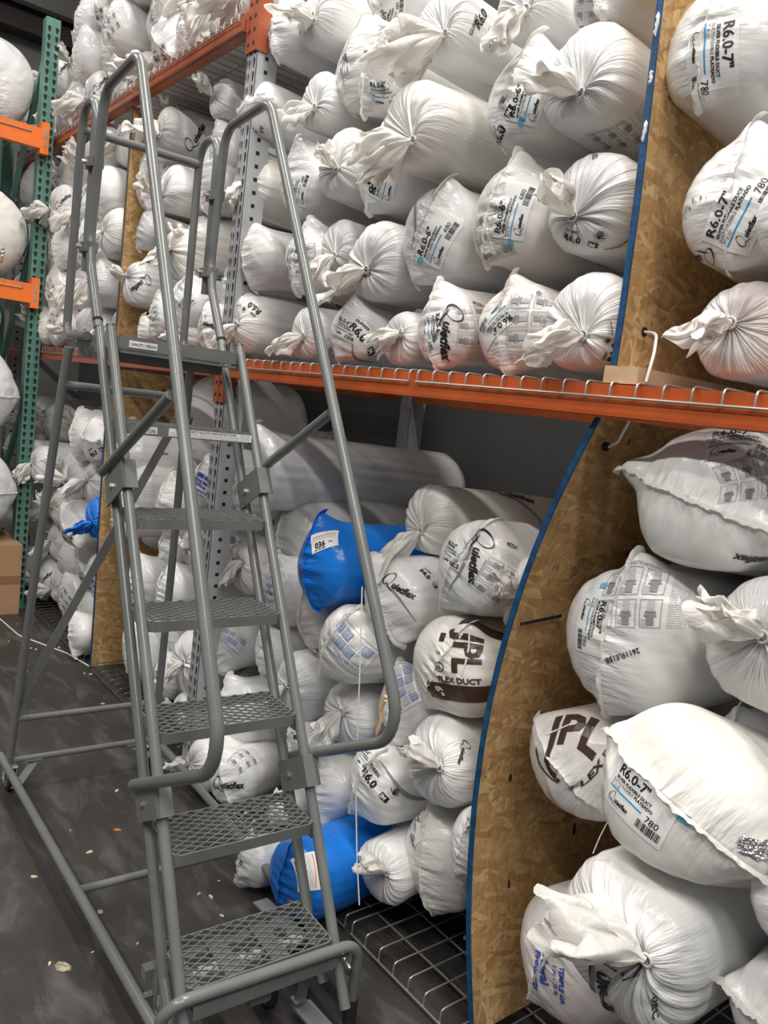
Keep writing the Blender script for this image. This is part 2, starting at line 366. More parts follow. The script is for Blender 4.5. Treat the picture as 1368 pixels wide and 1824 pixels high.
def tail_mesh(B, seed, d, size, flat=.4):
    """the gathered neck above the tie, flaring into a crumpled skirt; d = direction in the bag frame"""
    rng = np.random.RandomState(seed+5); nt_, nr = 80, 20
    P0 = Vector(B.P[0].mean(0)); d = Vector(d).normalized(); base = Vector((0, -1, 0))
    side = d.cross(Vector((0, 0, 1)));
    if side.length < .1: side = Vector((1, 0, 0))
    side.normalize(); upv = side.cross(d)
    rot = rng.uniform(-.6, .6); side, upv = side*math.cos(rot)+upv*math.sin(rot), upv*math.cos(rot)-side*math.sin(rot)
    ph = rng.uniform(0, 6.3, 12); V = []; F_ = [rng.randint(3, 7, 3), rng.uniform(2, 7, 3), rng.uniform(0, 6, 3), rng.randint(8, 14, 3), rng.uniform(5, 11, 3), rng.uniform(0, 6, 3)]
    for i in range(nr):
        t = i/(nr-1)
        c = P0+base*(.018*min(1, t*3))*(1)+d*(size*1.05*t)+Vector((0, 0, -size*.25*t*t))
        for k in range(nt_):
            a = 2*PI*k/nt_
            w_ = .008+size*.55*max(0, t-.08)**.62
            pl = 1+(.26*math.sin(3*a+ph[0]+t)+.20*math.sin(5*a+ph[1]-2*t)+.13*math.sin(9*a+ph[2])+.08*math.sin(16*a+ph[3]))*min(1, t*2.2)
            ax = size*t*(.26*math.sin(2*a+ph[4])+.14*math.sin(5*a+ph[5]))
            crk = size*.05*t*(math.sin(7*a+11*t+ph[6])+math.sin(13*a-7*t+ph[7]))
            cr3 = Vector([size*.10*t*math.sin(F_[0][q]*a+F_[1][q]*t+F_[2][q])+size*.06*t*math.sin(F_[3][q]*a-F_[4][q]*t+F_[5][q]) for q in range(3)])
            V.append(cr3+c+side*(w_*pl*math.cos(a))+upv*((w_*pl*math.sin(a))*(flat+(1-flat)*(1-t))+crk)+d*ax)
    # tie ring
    mb = MB(); mb.add(V, grid_faces(nr, nt_, True), 0)
    return mb
def fin_mesh(B, seed, h=.011, ext=1.0, width=1.05):
    """welded flat seam standing out of a bag's closed end"""
    rng = np.random.RandomState(seed+9); n = 90; rows = 5; q = np.linspace(-width, width, n)
    s = np.abs(q)*B.scap*.93; t = np.where(q >= 0, PI/2, -PI/2)+B.spin
    base = sample(B, s, t, np.full(n, -.002)); nn = sample(B, s, t, np.full(n, 1.))-sample(B, s, t, np.zeros(n))
    side = np.array([math.cos(B.spin), 0, math.sin(B.spin)])
    ph = rng.uniform(0, 6.3, 6); lean = rng.choice([-1, 1])*rng.uniform(.5, 1.0)
    V = []
    for k in range(rows):
        f = k/(rows-1)
        hh = h*(1+.22*np.sin(q*9+ph[0])+.12*np.sin(q*31+ph[1]))+.014*ext*np.exp(-((np.abs(q)-width)/.13)**2)
        am = .5+.5*np.sin(q*6+ph[5]); wv = .0022*am*np.sin(q*38+5*np.sin(q*4+ph[1])+ph[2])+.0035*np.sin(q*11+ph[3])+.001*np.sin(q*71+ph[4])
        V.append(base+nn*(hh*f)[:, None]*(1-.35*f*abs(lean))+side[None]*((wv*f+lean*hh*f*f*.8))[:, None])
    mb = MB(); mb.add(np.concatenate(V).tolist(), grid_faces(rows, n, False), 0); return mb

# ---------------------------------------------------------------- print: flat shapes laid on a bag's film
MS = ['black', 'blue', 'grey', 'sky', 'sticker', 'brown', 'navy', 'foil', 'white', 'lgrey', 'faded', 'orange']
_tc = {}
def text_geo(txt, bold):
    k = (txt, bold)
    if k not in _tc:
        cu = bpy.data.curves.new('t', 'FONT'); cu.body = txt; cu.size = 1; cu.resolution_u = 2
        cu.offset = {0: 0, 1: .02, 2: .035}[bold]; cu.fill_mode = 'FRONT'
        ob = bpy.data.objects.new('t', cu); col.objects.link(ob)
        dg = bpy.context.evaluated_depsgraph_get(); me = bpy.data.meshes.new_from_object(ob.evaluated_get(dg))
        bm = bmesh.new(); bm.from_mesh(me); wd = max([v.co.x for v in bm.verts] or [1])
        step = .30
        x = step
        while x < wd:
            bmesh.ops.bisect_plane(bm, geom=bm.verts[:]+bm.edges[:]+bm.faces[:], plane_co=(x, 0, 0), plane_no=(1, 0, 0)); x += step
        for yy in (.0, .25, .5, .72):
            bmesh.ops.bisect_plane(bm, geom=bm.verts[:]+bm.edges[:]+bm.faces[:], plane_co=(0, yy, 0), plane_no=(0, 1, 0))
        bm.verts.ensure_lookup_table(); bm.verts.index_update()
        _tc[k] = (np.array([v.co[:2] for v in bm.verts]).reshape(-1, 2), [tuple(v.index for v in f.verts) for f in bm.faces], wd)
        bm.free(); bpy.data.objects.remove(ob); bpy.data.meshes.remove(me); bpy.data.curves.remove(cu)
    return _tc[k]
class Art:
    """2-D artwork in metres, x to the right, y up"""
    def __init__(s): s.v = []; s.f = []; s.m = []; s.l = []; s.n = 0
    def put(s, v, f, mat, lift):
        v = np.asarray(v, float)
        s.v.append(v); s.f += [tuple(i+s.n for i in q) for q in f]; s.m += [MS.index(mat)]*len(f); s.l.append(np.full(len(v), lift)); s.n += len(v)
    def rect(s, x, y, w, h, mat, lift=.0016, step=.009, rot=0):
        nx = max(2, int(w/step)+2); ny = max(2, int(h/step)+2)
        X, Y = np.meshgrid(np.linspace(0, w, nx), np.linspace(0, h, ny), indexing='ij')
        c, q = math.cos(rot), math.sin(rot); X, Y = X*c-Y*q+x, X*q+Y*c+y
        s.put(np.stack([X.ravel(), Y.ravel()], 1), [(i*ny+j, (i+1)*ny+j, (i+1)*ny+j+1, i*ny+j+1) for i in range(nx-1) for j in range(ny-1)], mat, lift)
    def frame(s, x, y, w, h, t, mat, lift=.0022):
        s.rect(x, y, w, t, mat, lift); s.rect(x, y+h-t, w, t, mat, lift); s.rect(x, y, t, h, mat, lift); s.rect(x+w-t, y, t, h, mat, lift)
    def text(s, t, x, y, h, mat='black', bold=1, lift=.0026, shear=0, wmax=None, squeeze=1., rot=0):
        v, f, wd = text_geo(t, bold); v = v.copy()*h/.73; v[:, 0] *= squeeze
        if wmax and wd*h/.73*squeeze > wmax: v[:, 0] *= wmax/(wd*h/.73*squeeze)
        v[:, 0] += v[:, 1]*shear
        if rot: c, q = math.cos(R_(rot)), math.sin(R_(rot)); v = np.stack([v[:, 0]*c-v[:, 1]*q, v[:, 0]*q+v[:, 1]*c], 1)
        v[:, 0] += x; v[:, 1] += y; s.put(v, f, mat, lift)
    def stroke(s, pts, ws, mat='black', lift=.0026):
        P = np.array(pts, float); n = len(P)
        T = np.gradient(P, axis=0); T /= np.linalg.norm(T, axis=1, keepdims=True)+1e-9; Nn = np.stack([-T[:, 1], T[:, 0]], 1)
        ws = np.interp(np.linspace(0, 1, n), np.linspace(0, 1, len(ws)), ws)[:, None]/2
        v = np.concatenate([P+Nn*ws, P-Nn*ws]); s.put(v, [(i, i+1, n+i+1, n+i) for i in range(n-1)], mat, lift)
    def lines(s, x, y, w, h, n, mat='grey', th=.0011, seed=0):
        rg = random.Random(seed)
        for i in range(n):
            yy = y+h-(i+.7)*h/n; xx = x
            while xx < x+w*.97:
                l = min(rg.uniform(.008, .028), x+w-xx); s.rect(xx, yy, l*.85, th, mat, .0022, .02); xx += l
def art(kind):
    a = Art(); rg = random.Random(hash(kind) % 1000 if False else sum(map(ord, kind)))
    if kind in ('L6', 'L7', 'L6r', 'LS'):
        seven = kind == 'L7'; W_, H_ = .150, .100
        a.rect(0, 0, W_, H_, 'sticker')
        if kind == 'LS':
            a.text('036', .02, .02, .03, bold=2); a.text('(R6 SILVER)', .015, .006, .010, wmax=.11); a.text('No.', .10, .028, .012); a.rect(.01, .078, .13, .004, 'orange', .0022); a.lines(.01, .058, .13, .018, 3, 'grey')
            return a, W_, H_
        a.text('R6.0-7"' if seven else 'R6.0-6"', .010, .072, .020, bold=1)
        a.text('SILVER FLEXIBLE DUCT', .012, .0600, .0066, bold=2, wmax=.105)
        a.text('DUCTO FLEXIBLE', .008, .0505, .0066, bold=0, wmax=.056); a.text('PLATEADO', .067, .0505, .0066, bold=2, wmax=.052)
        a.text('7" X 25\'' if seven else '6" X 25\'', .008, .0425, .0056, bold=0)
        a.rect(.006, .0375, .088, .0030, 'blue', .0024)
        script_logo(a, .012, .014, .016); a.lines(.012, .006, .035, .006, 2, 'grey', .0007)
        a.text('780' if seven else '680', .104, .030, .014, bold=0)
        x = .092
        while x < .142:
            l = rg.choice([.0008, .0015, .0022]); a.rect(x, .010, l, .017, 'black', .0024, .02); x += l+rg.choice([.0009, .0016])
        return a, W_, H_
    if kind == 'Q':
        script_logo(a, 0, 0, .062); a.stroke([(.035+.03*k, -.012-.0022*k*k+.004*k) for k in range(9)], [.004, .015, .014, .008, .002], 'grey', .0018); return a, .25, .06
    if kind == 'Qs':
        script_logo(a, 0, 0, .036); return a, .15, .036
    if kind == 'INS':
        for r in range(2):
            for c in range(3):
                x, y = c*.062, r*.082
                a.frame(x, y, .052, .070, .0014, 'grey')
                cx = x+.026
                a.rect(cx-.009, y+.006, .018, .024, 'grey', .002); a.rect(cx-.008, y+.040, .016, .026, 'lgrey', .002)
                a.rect(cx-.015, y+.028, .030, .005, 'grey', .0023); a.rect(cx-.013, y+.036, .026, .005, 'grey', .0023)
                a.lines(x+.004, y+.003, .016, .020, 6, 'grey', .0008, r*3+c)
        a.lines(.190, 0, .05, .15, 26, 'grey', .0010, 5); a.text('INSTALLATION INSTRUCTIONS', 0, .156, .008, 'grey', 1, wmax=.19)
        return a, .24, .165
    if kind == 'UM':
        a.text('R6.0', .0, .0, .030, bold=2); a.text('GUARDI', .0, .042, .011, bold=2); shell(a, .135, .060, .021)
        a.rect(.105, .002, .036, .024, 'black', .002); a.text('JM', .108, .006, .016, 'white', 2); a.lines(.0, .058, .06, .014, 4, 'lgrey', .001); return a, .16, .08
    if kind == 'R6':
        a.text('R6.0', 0, 0, .036, bold=2); a.text('QUIET', .0, .045, .012, bold=2); shell(a, .10, .058, .018); a.text('GREENGUARD', .13, .04, .007, bold=2, wmax=.06); a.lines(.13, .052, .05, .012, 3, 'grey', .0009)
        return a, .18, .08
    if kind == 'JPL':
        a.rect(-.02, -.045, .30, .060, 'brown', .0016); a.rect(.08, .206, .22, .050, 'brown', .0016)
        a.text('JPL', .085, .182, .085, 'brown', 2, squeeze=1.0, rot=-90, wmax=.126); a.stroke([(.120, .19), (.128, .14), (.124, .09), (.11, .05)], [.004, .005, .004], 'white', .0032)
        a.text('FLEX DUCT', .030, .022, .019, 'brown', 2, wmax=.15); a.text('R6', .21, .005, .034, 'white', 2, .0034, rot=-90); a.text('6"', .01, .005, .030, 'white', 2, .0034, rot=-90)
        a.rect(.022, .150, .022, .028, 'brown'); a.text('USA', .02, .11, .009, 'brown', 1); a.stroke([(.040+.015*math.cos(t), .070+.015*math.sin(t)) for t in np.linspace(0, 6.3, 20)], [.003], 'brown'); a.text('UL', .031, .065, .010, 'brown', 2); a.rect(.215, .04, .05, .075, 'sticker', .0024)
        a.frame(.215, .04, .05, .075, .001, 'grey', .003); a.text('SILVER', .255, .11, .010, 'black', 1, .0034, rot=-90); a.lines(.220, .045, .03, .06, 9, 'grey', .0011); return a, .26, .19
    if kind == 'JPLs':
        a.text('JPL', 0, 0, .085, 'brown', 2, squeeze=1.1); a.stroke([(-.01, .040), (.06, .050), (.16, .034)], [.004, .005, .004], 'white', .0032); a.text('FLEX DUCT', .20, -.06, .024, 'brown', 2, rot=90)
        a.rect(-.055, -.035, .05, .022, 'brown'); a.rect(-.075, -.02, .016, .07, 'brown'); return a, .17, .09
    if kind == 'C1':
        a.frame(-.005, -.01, .20, .135, .0014, 'faded'); a.text('CLASS 1 FLEXIBLE AIR DUCT', 0, .012, .013, 'faded', 1, wmax=.185)
        for r in range(2):
            for c in range(4): a.rect(.004+c*.045, .035+r*.042, .038, .034, 'faded' if (r+c) % 3 else 'lgrey', .0018); a.lines(.006+c*.045, .037+r*.042, .034, .030, 7, 'white', .0012, c)
        a.lines(0, -.004, .18, .012, 2, 'faded', .001); return a, .19, .12
    if kind == 'RM':
        a.rect(0, .03, .05, .022, 'navy'); a.rect(.058, .03, .05, .022, 'navy'); a.text('Royal Metal', 0, .006, .018, 'navy', 2); a.text('Products', .0, -.018, .018, 'navy', 2)
        a.text('TEMPLE GA', .02, -.044, .013, 'navy', 1); a.text('1 pc - 25 ft', .02, -.062, .012, 'navy', 1); return a, .14, .1
    if kind == 'TG':
        a.text('TEMPLE GA', 0, .016, .015, 'navy', 2); a.text('1 pc - 25 ft', 0, -.004, .014, 'navy', 1); a.text('Royal', -.01, -.045, .026, 'navy', 2); a.text('Products', -.01, -.075, .022, 'navy', 2); return a, .12, .08
    if kind == 'BLU':
        a.rect(0, 0, .022, .016, 'sky', .0018); return a, .022, .016
    if kind == 'FOIL':
        a.rect(0, 0, .075, .05, 'foil', .003, .004); v = a.v[0]; n = np.random.RandomState(4); d = v-np.array([.0375, .025]); a.v[0] = v-d*(.45*n.rand(len(v), 1)*(np.abs(d/np.array([.0375, .025])).max(1, keepdims=True) > .85)+.10*np.sin(v[:, :1]*260)); a.l[0] = .002+.005*n.rand(len(v)); return a, .07, .05
    if kind == 'OR':
        a.rect(0, 0, .05, .04, 'orange', .002); return a, .05, .04
    if kind == 'SW':   # long grey swoosh
        a.stroke([(.02*k, .0016*(k-5)**2) for k in range(13)], [.002, .010, .016, .012, .004], 'grey', .0018); return a, .24, .02
    if kind == 'STAIN':
        for k in range(14): a.rect(rg.uniform(0, .03), rg.uniform(0, .10), rg.uniform(.004, .014), rg.uniform(.003, .008), 'lgrey' if k % 2 else 'grey', .0014)
        return a, .04, .1
    # anything else is a code printed as plain digits
    a.text(kind, 0, 0, .012, bold=1); return a, .07, .012
def shell(a, x, y, r):
    a.stroke([(x+r*1.12*math.cos(t), y+r*1.12*math.sin(t)) for t in np.linspace(0, 2*PI, 26)], [.0016], 'grey')
    for k in range(7):
        t = R_(-60+k*50-90*0); t = R_(20+k*23)
        a.stroke([(x, y-r*.7), (x+.5*r*math.cos(t), y-r*.7+.8*r*math.sin(t)), (x+.95*r*math.cos(t), y-r*.7+1.5*r*math.sin(t))], [.001, .0035, .004], 'black')
def script_logo(a, x, y, h):
    k = h
    Q = [(x+k*(.62+.42*math.cos(t)+.22*math.sin(t)), y+k*(.52+.62*math.sin(t))) for t in np.linspace(2.2, 2.2+2*PI*1.02, 34)]
    a.stroke(Q, [.03*k, .10*k, .13*k, .05*k, .03*k, .06*k, .11*k, .03*k])
    a.stroke([(x+k*.45, y+k*.12), (x+k*.75, y-k*.02), (x+k*1.10, y-k*.22), (x+k*1.55, y-k*.30)], [.03*k, .12*k, .09*k, .02*k])
    a.text('uietflex', x+k*1.15, y, h*.62, bold=2, shear=.28, squeeze=.92)
_ac = {}
def lay_print(B, parent, kind, rho, theta, phi, scale=1., name=None):
    if kind not in _ac: _ac[kind] = art(kind)
    a, W_, H_ = _ac[kind]
    v = np.concatenate(a.v); l = np.concatenate(a.l)
    v = (v-np.array([W_/2, H_/2]))*scale; th = R_(theta); ph = R_(phi)
    if rho < B.scap*.62:
        X = rho*math.cos(th)+v[:, 0]*math.cos(ph)-v[:, 1]*math.sin(ph); Y = rho*math.sin(th)+v[:, 0]*math.sin(ph)+v[:, 1]*math.cos(ph)
        S = np.hypot(X, Y); T = np.arctan2(Y, X)
    else:
        q = ph-th; S = rho+v[:, 0]*math.cos(q)-v[:, 1]*math.sin(q)
        rr = B.R*np.clip(np.sin(np.clip(S/B.scap, 0, 1)*PI/2), .25, 1)
        T = th+(v[:, 0]*math.sin(q)+v[:, 1]*math.cos(q))/rr
    S = np.clip(S, .004, B.s[-1]-.01)
    P = sample(B, S, T, l)
    nm = name or {'L6': 'product_label', 'L7': 'product_label', 'LS': 'product_label', 'BLU': 'blue_sticker', 'FOIL': 'foil_patch', 'OR': 'orange_sticker', 'STAIN': 'scuff_mark', 'SW': 'printed_swoosh', 'INS': 'printed_instructions', 'Q': 'printed_logo', 'Qs': 'printed_logo'}.get(kind, 'printed_lettering')
    me = bpy.data.meshes.new(nm); me.from_pydata(P.tolist(), [], a.f)
    used = sorted(set(a.m)); 
    for u in used: me.materials.append(M[MS[u]])
    me.polygons.foreach_set('material_index', [used.index(k) for k in a.m]); me.update()
    o = bpy.data.objects.new(nm, me); col.objects.link(o); o.parent = parent; return o
TDIR = {'d': (-.35, -.5, -.8), 'l': (-.85, -.35, -.35), 'u': (-.2, -.45, .8), 'f': (-.3, -.9, -.2), 'r': (.6, -.6, -.3), 'lu': (-.75, -.35, .5)}
def make_bag(loc, R, L=.45, D=None, kind='K', seed=1, yaw=0., pitch=0., spin=0., k=(0, 0), tail='d', ts=.10, pr=(), mat='film', label='', group=None, sx=1., sz=1., ears=1., hi=True, name='duct_bag', crease=1.):
    D = D or R*(.62 if kind == 'K' else .55)
    B = bag_surface(R, L, D, kind, seed, R_(spin), k[0], k[1], sx, sz, 66 if hi else 30, 112 if hi else 56, ears, crease)
    o = bpy.data.objects.new(name, bag_mesh(B, name, M[mat])); col.objects.link(o)
    o.location = loc; o.rotation_euler = (R_(pitch), 0, R_(yaw)); tag(o, label, 'bag', group)
    blue = mat == 'film_blue'
    if kind == 'K':
        if tail: tail_mesh(B, seed, TDIR[tail] if isinstance(tail, str) else tail, ts).build('gathered_neck', M['tail_blue' if blue else 'tail'], o, angle=180)
        ring = MB(); p = B.P[0].mean(0); ring.tube([(p[0]+.012*math.cos(t), p[1]+.003, p[2]+.012*math.sin(t)) for t in np.linspace(0, 2*PI, 14)], .0028, 6, False); ring.build('tie', M['film_grey' if not blue else 'film_blue'], o)
    else: fin_mesh(B, seed, ext=ears).build('end_seam', M['tail_blue' if blue else 'tail'], o, angle=180)
    for p in pr: lay_print(B, o, *p)
    return o

# ================================================================ setting
b = MB(); b.box((-4, -2, -.05), (14, 12, .1)); struct('floor', b, M['floor'])
b = MB(); b.box((-4, 1.30, 3.3), (10, .1, 6.6)); struct('wall_back', b, M['wall'])
b = MB(); b.box((-9.05, -3, 3.3), (.1, 10, 6.6)); struct('wall_far', b, M['wall_light'])
b = MB(); b.box((-4, -2, 6.65), (14, 12, .1)); struct('ceiling', b, M['ceil'])
b = MB(); b.box((-8.85, -3, 5.02), (.22, 8.5, .04)); b.box((-8.85, -3, 4.80), (.22, 8.5, .04)); b.box((-8.85, -3, 4.91), (.02, 8.5, .22)); struct('trim_1', b, M['girder'])

# ================================================================ pallet rack
SHELF = 1.775
def teardrops(mb, x, y, z0, z1, dx, pitch=.0508, n=(0, -1, 0), sc_=1.):
    """dark slots punched in a post face: two columns, drop shaped"""
    nz = int((z1-z0)/pitch)
    for s in (-1, 1):
        for i in range(nz):
            z = z0+pitch*(i+.5)
            pts = [(.0075*math.cos(t), .0075*math.sin(t)+.004) for t in np.linspace(-.4, PI+.4, 9)]+[(-.0028, -.012), (.0028, -.012)]
            if n[1]: v = [(x+s*dx+p*sc_, y, z+q*sc_) for p, q in pts]
            else: v = [(x, y+s*dx+p*sc_, z+q*sc_) for p, q in pts]
            mb.add(v, [tuple(range(len(v)))])
def upright(x, label, z1, paint, rear=True, face='y', group='rack uprights'):
    """post with front at the origin, x wide .078, depth .076; holes on the front and side"""
    o = empty('rack_upright', (x, 0, 0)); tag(o, label, 'rack post', group)
    for yy in ((0, 1.0) if rear else (0,)):
        m = MB(); m.box((0, yy+.003, z1/2), (.078, .004, z1)); m.box((-.037, yy+.048, z1/2), (.004, .092, z1)); m.box((.037, yy+.048, z1/2), (.004, .092, z1))
        m.box((-.018, yy+.0, z1/2), (.004, .006, z1)); m.box((.018, yy+.0, z1/2), (.004, .006, z1)); m.box((0, yy+.04, .004), (.14, .14, .008))
        post = m.build('post', M[paint], o)
        if yy == 0:
            h = MB(); teardrops(h, 0, -.0008, .06, z1-.02, .0205, .0508, sc_=1.6)
            nz = int(z1/.0508)
            for i in range(nz):
                z = .05+.0508*i; v = [(.0395, .038, z), (.0395, .054, z), (.0395, .054, z+.015), (.0395, .038, z+.015)]; h.add(v, [(0, 1, 2, 3)])
            h.build('punched_slots', M['dark'], post, smooth=False)['kind'] = 'stuff'
    if rear:
        m = MB(); k = 0; z = .25
        while z < z1-.5:
            a, c_ = (0.08, 1.0) if k % 2 == 0 else (1.0, .08)
            m.bar((0, a, z), (0, c_, z+.75), .045, .03, (1, 0, 0)); z += .80; k += 1
        for z in (.2, 1.05, 1.9, 2.75): 
            if z < z1: m.bar((0, .07, z), (0, 1.0, z), .04, .03, (1, 0, 0))
        m.build('diagonal_brace', M[paint], o)
    return o
upright(-3.04, 'grey perforated rack post with square side holes behind the ladder', 3.5, 'galv')
upright(-6.66, 'grey rack post at the far left end of the orange beams', 3.5, 'galv')
def beam(x0, x1, z, label, mat='rust', conn=True):
    o = empty('rack_beam', ((x0+x1)/2, 0, z)); tag(o, label, 'shelf beam', 'orange rack beams'); l = x1-x0
    m = MB(); m.box((0, .006, -.036), (l, .05, .072)); m.box((0, -.022, -.050), (l, .012, .044)); m.box((0, .034, -.022), (l, .03, .004)); m.box((0, -.0285, -.066), (l, .003, .010))
    m.build('beam_rail', M[mat], o)
    m = MB(); m.box((0, 1.03, -.036), (l, .05, .075)); m.build('rear_rail', M[mat], o)
    return o
beam(-3.0, .62, SHELF, 'long orange shelf beam crossing the right part of the photo, wire loops hooked over it')
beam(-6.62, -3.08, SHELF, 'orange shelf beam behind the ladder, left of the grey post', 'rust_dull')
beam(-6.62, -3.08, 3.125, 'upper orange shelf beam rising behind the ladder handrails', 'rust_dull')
def connector(x, z0, z1, label):
    o = empty('beam_connector', (x, 0, z0)); tag(o, label, 'bracket', 'orange beam connectors'); h = z1-z0
    m = MB(); m.box((0, -.0065, h/2), (.088, .005, h)); m.box((-.0425, .02, h/2), (.005, .055, h)); m.box((.0425, .02, h/2), (.005, .055, h)); m.box((0, -.010, h/2), (.006, .006, h))
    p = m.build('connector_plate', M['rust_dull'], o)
    m = MB()
    for s in (-1, 1):
        for i in range(int(h/.05)):
            z = .03+i*.05; m.cyl((s*.021, -.0092, z), (s*.021, -.0100, z), .008, 10)
    m.build('connector_hole', M['dark'], p, smooth=False); return o
connector(-3.04, 1.60, 1.80, 'orange connector clipped on the grey post below the middle beam')
connector(-3.04, 2.97, 3.22, 'orange connector at the top of the grey post with punched holes')
connector(-6.66, 2.95, 3.20, 'orange connector at the far left post')
def deck(x0, x1, z, label, pitch=.067, depth=1.0, drop=.030, mat='wire', lip=-.033):
    """welded wire deck: front-to-back wires waterfall over the beam down to a rod"""
    o = empty('wire_deck', ((x0+x1)/2, 0, z)); tag(o, label, 'wire deck', 'wire rack decks')
    n = int((x1-x0)/pitch); m = MB(); xs = [x0+.012+(x1-x0-.024)*i/n-(x0+x1)/2 for i in range(n+1)]; r = .0028
    for x in xs:
        m.tube([(x, lip, -drop), (x, lip, -.006), (x, lip+.003, .001), (x, lip+.010, .004), (x, lip+.05, .0045), (x, depth, .0045)], r, 6)
    m.build('waterfall_wires', M[mat], o)
    m = MB(); L_ = (x1-x0)/2-.01
    m.tube([(-L_, lip-.004, -drop), (L_, lip-.004, -drop)], r*1.15, 6)
    for k in range(8): m.tube([(-L_, .09+k*.125, -.001), (L_, .09+k*.125, -.001)], r, 6)
    m.build('long_wires', M[mat], o)
    return o
DK = [(-2.99, -1.775), (-1.762, -.55), (-.54, .60)]
for (a, c_), t in zip(DK, ('left of the deck joint', 'under the upper chipboard', 'at the right edge')):
    deck(a, c_, SHELF, 'galvanised wire deck on the middle orange beam, section %s' % t)
for (a, c_), t in zip([(-6.6, -5.45), (-5.43, -4.28), (-4.26, -3.1)], ('farthest left', 'beside the far chipboard', 'next to the grey post')):
    deck(a, c_, SHELF, 'wire deck on the middle beam behind the ladder, %s' % t)
    deck(a, c_, 3.125, 'wire deck on the upper beam seen from below, %s' % t, mat='wire')
deck(-2.98, -1.78, .05, 'black floor level wire deck left of the joint under the blue bag', drop=.035, lip=-.01)
deck(-1.765, -.56, .05, 'white wire deck lying just above the floor beside the blue board edge', drop=.035, lip=-.01)
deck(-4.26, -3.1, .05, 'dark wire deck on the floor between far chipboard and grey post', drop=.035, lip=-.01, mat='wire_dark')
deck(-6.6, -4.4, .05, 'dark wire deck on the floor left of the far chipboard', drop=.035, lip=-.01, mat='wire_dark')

# ---- chipboard dividers
def board(pts, y0, y1, label, th=.014, edge='bluepaint', name='chipboard_divider'):
    """pts: (x, z) profile of the board seen from the aisle"""
    o = empty(name, (pts[0][0], y0, pts[0][1])); tag(o, label, 'board', 'chipboard dividers'); X0, Z0 = pts[0]
    zz = np.array([p[1] for p in pts]); xx = np.array([p[0] for p in pts]); n = 26
    zq = np.linspace(zz[0], zz[-1], n); k = np.argsort(zz)
    co = np.polyfit(zz, xx, min(3, len(pts)-1)); xq = np.polyval(co, zq)
    m = MB(); e = MB(); ny = 2
    V = []
    for z, x in zip(zq, xq):
        for (dx, y) in ((-th/2, .002), (th/2, .002), (th/2, y1-y0), (-th/2, y1-y0)): V.append((x+dx-X0, y, z-Z0))
    F = [];
    for i in range(n-1):
        for j in range(4): F.append((i*4+j, i*4+(j+1) % 4, (i+1)*4+(j+1) % 4, (i+1)*4+j))
    F += [(3, 2, 1, 0), ((n-1)*4, (n-1)*4+1, (n-1)*4+2, (n-1)*4+3)]
    m.add(V, F); m.build('strand_board', M['osb'], o, angle=30)
    V = []; rg = random.Random(4)
    for z, x in zip(zq, xq):
        w_ = rg.uniform(-.0008, .0008)
        for (dx, y) in ((-th/2-.0008, -.001), (th/2+.0008+w_, -.001), (th/2+.0008+w_, .004), (-th/2-.0008, .004)): V.append((x+dx-X0, y, z-Z0))
    e.add(V, F); e.build('painted_front_edge', M[edge], o, angle=30)
    return o
def hole_knot(x, y, z, parent_name='board_hole'):
    pass
ob_up = board([(-1.116, 1.815), (-1.125, 2.2), (-1.145, 2.6), (-1.155, 3.25)], .0, 1.0, 'upright chipboard divider with blue front edge standing on the wood block, upper right')
ob_lo = board([(-1.228, .06), (-1.30, .35), (-1.338, .75), (-1.312, 1.13), (-1.235, 1.45), (-1.135, 1.70)], .0, .95, 'bowed chipboard divider with blue painted edge below the orange beam, right')
ob_f1 = board([(-4.336, 1.785), (-4.34, 2.4), (-4.345, 3.04)], .0, .9, 'narrow looking far chipboard divider on the shelf behind the ladder handrails', edge='wire_dark')
ob_f2 = board([(-4.34, .005), (-4.36, .6), (-4.385, 1.1), (-4.375, 1.69)], -.0, .9, 'far chipboard divider reaching the floor behind the left stringers', edge='bluepaint')
# white paint patches left on the blue edge
for z0, z1 in ((2.30, 2.345), (2.42, 2.45), (2.52, 2.57)):
    pm = MB(); xm = np.interp((z0+z1)/2, [2.2, 2.6], [-1.125, -1.145])+1.116; rg_ = random.Random(int(z0*100))
    pm.tube([(xm+rg_.uniform(-.002, .002), -.0010, z0+(z1-z0)*k/6-1.815) for k in range(7)], [.001, .0045, .003, .005, .0035, .005, .001], 8); pm.build('white_paint_patch', M['white'], ob_up)
# pencil/marker bars on boards
pm = MB(); pm.box((-1.300+.012+1.228, .10, 1.168-.06), (.003, .16, .008), Matrix.Rotation(R_(4), 3, 'X')); pm.build('marker_line', M['dark'], ob_lo)
# drilled holes with zip ties
for (bo, x, y, z) in ((ob_up, -1.110, .085, 1.905), (ob_lo, -1.142, .05, 1.635)):
    m = MB(); m.cyl((x-bo.location.x, y, z-bo.location.z), (x-bo.location.x+.0065 if bo is ob_lo else x-bo.location.x+.002, y, z-bo.location.z), .011, 14); m.build('drilled_hole', M['dark'], bo)
m = MB(); m.tube(fillet([(-1.108, .085, 1.905), (-1.065, .07, 1.900), (-1.03, .02, 1.85), (-1.025, .0, 1.785)], .05), .0035, 6); tag(m.build('zip_tie', M['tie']), 'white zip tie looped from the upper board hole over the orange beam', 'zip tie')
m = MB(); m.tube(fillet([(-1.13, .05, 1.635), (-1.10, .04, 1.65), (-1.05, .0, 1.70)], .02), .003, 6); tag(m.build('zip_tie', M['tie']), 'white zip tie through the hole at the top of the lower bowed board', 'zip tie')
m = MB(); m.box((0, .2, .019), (.089, .42, .038)); 
tag(m.build('wood_block', M['pine'], loc=(-1.086, .0, SHELF+.003)), 'pale pine block lying on the wire deck under the upper chipboard', 'wood block')
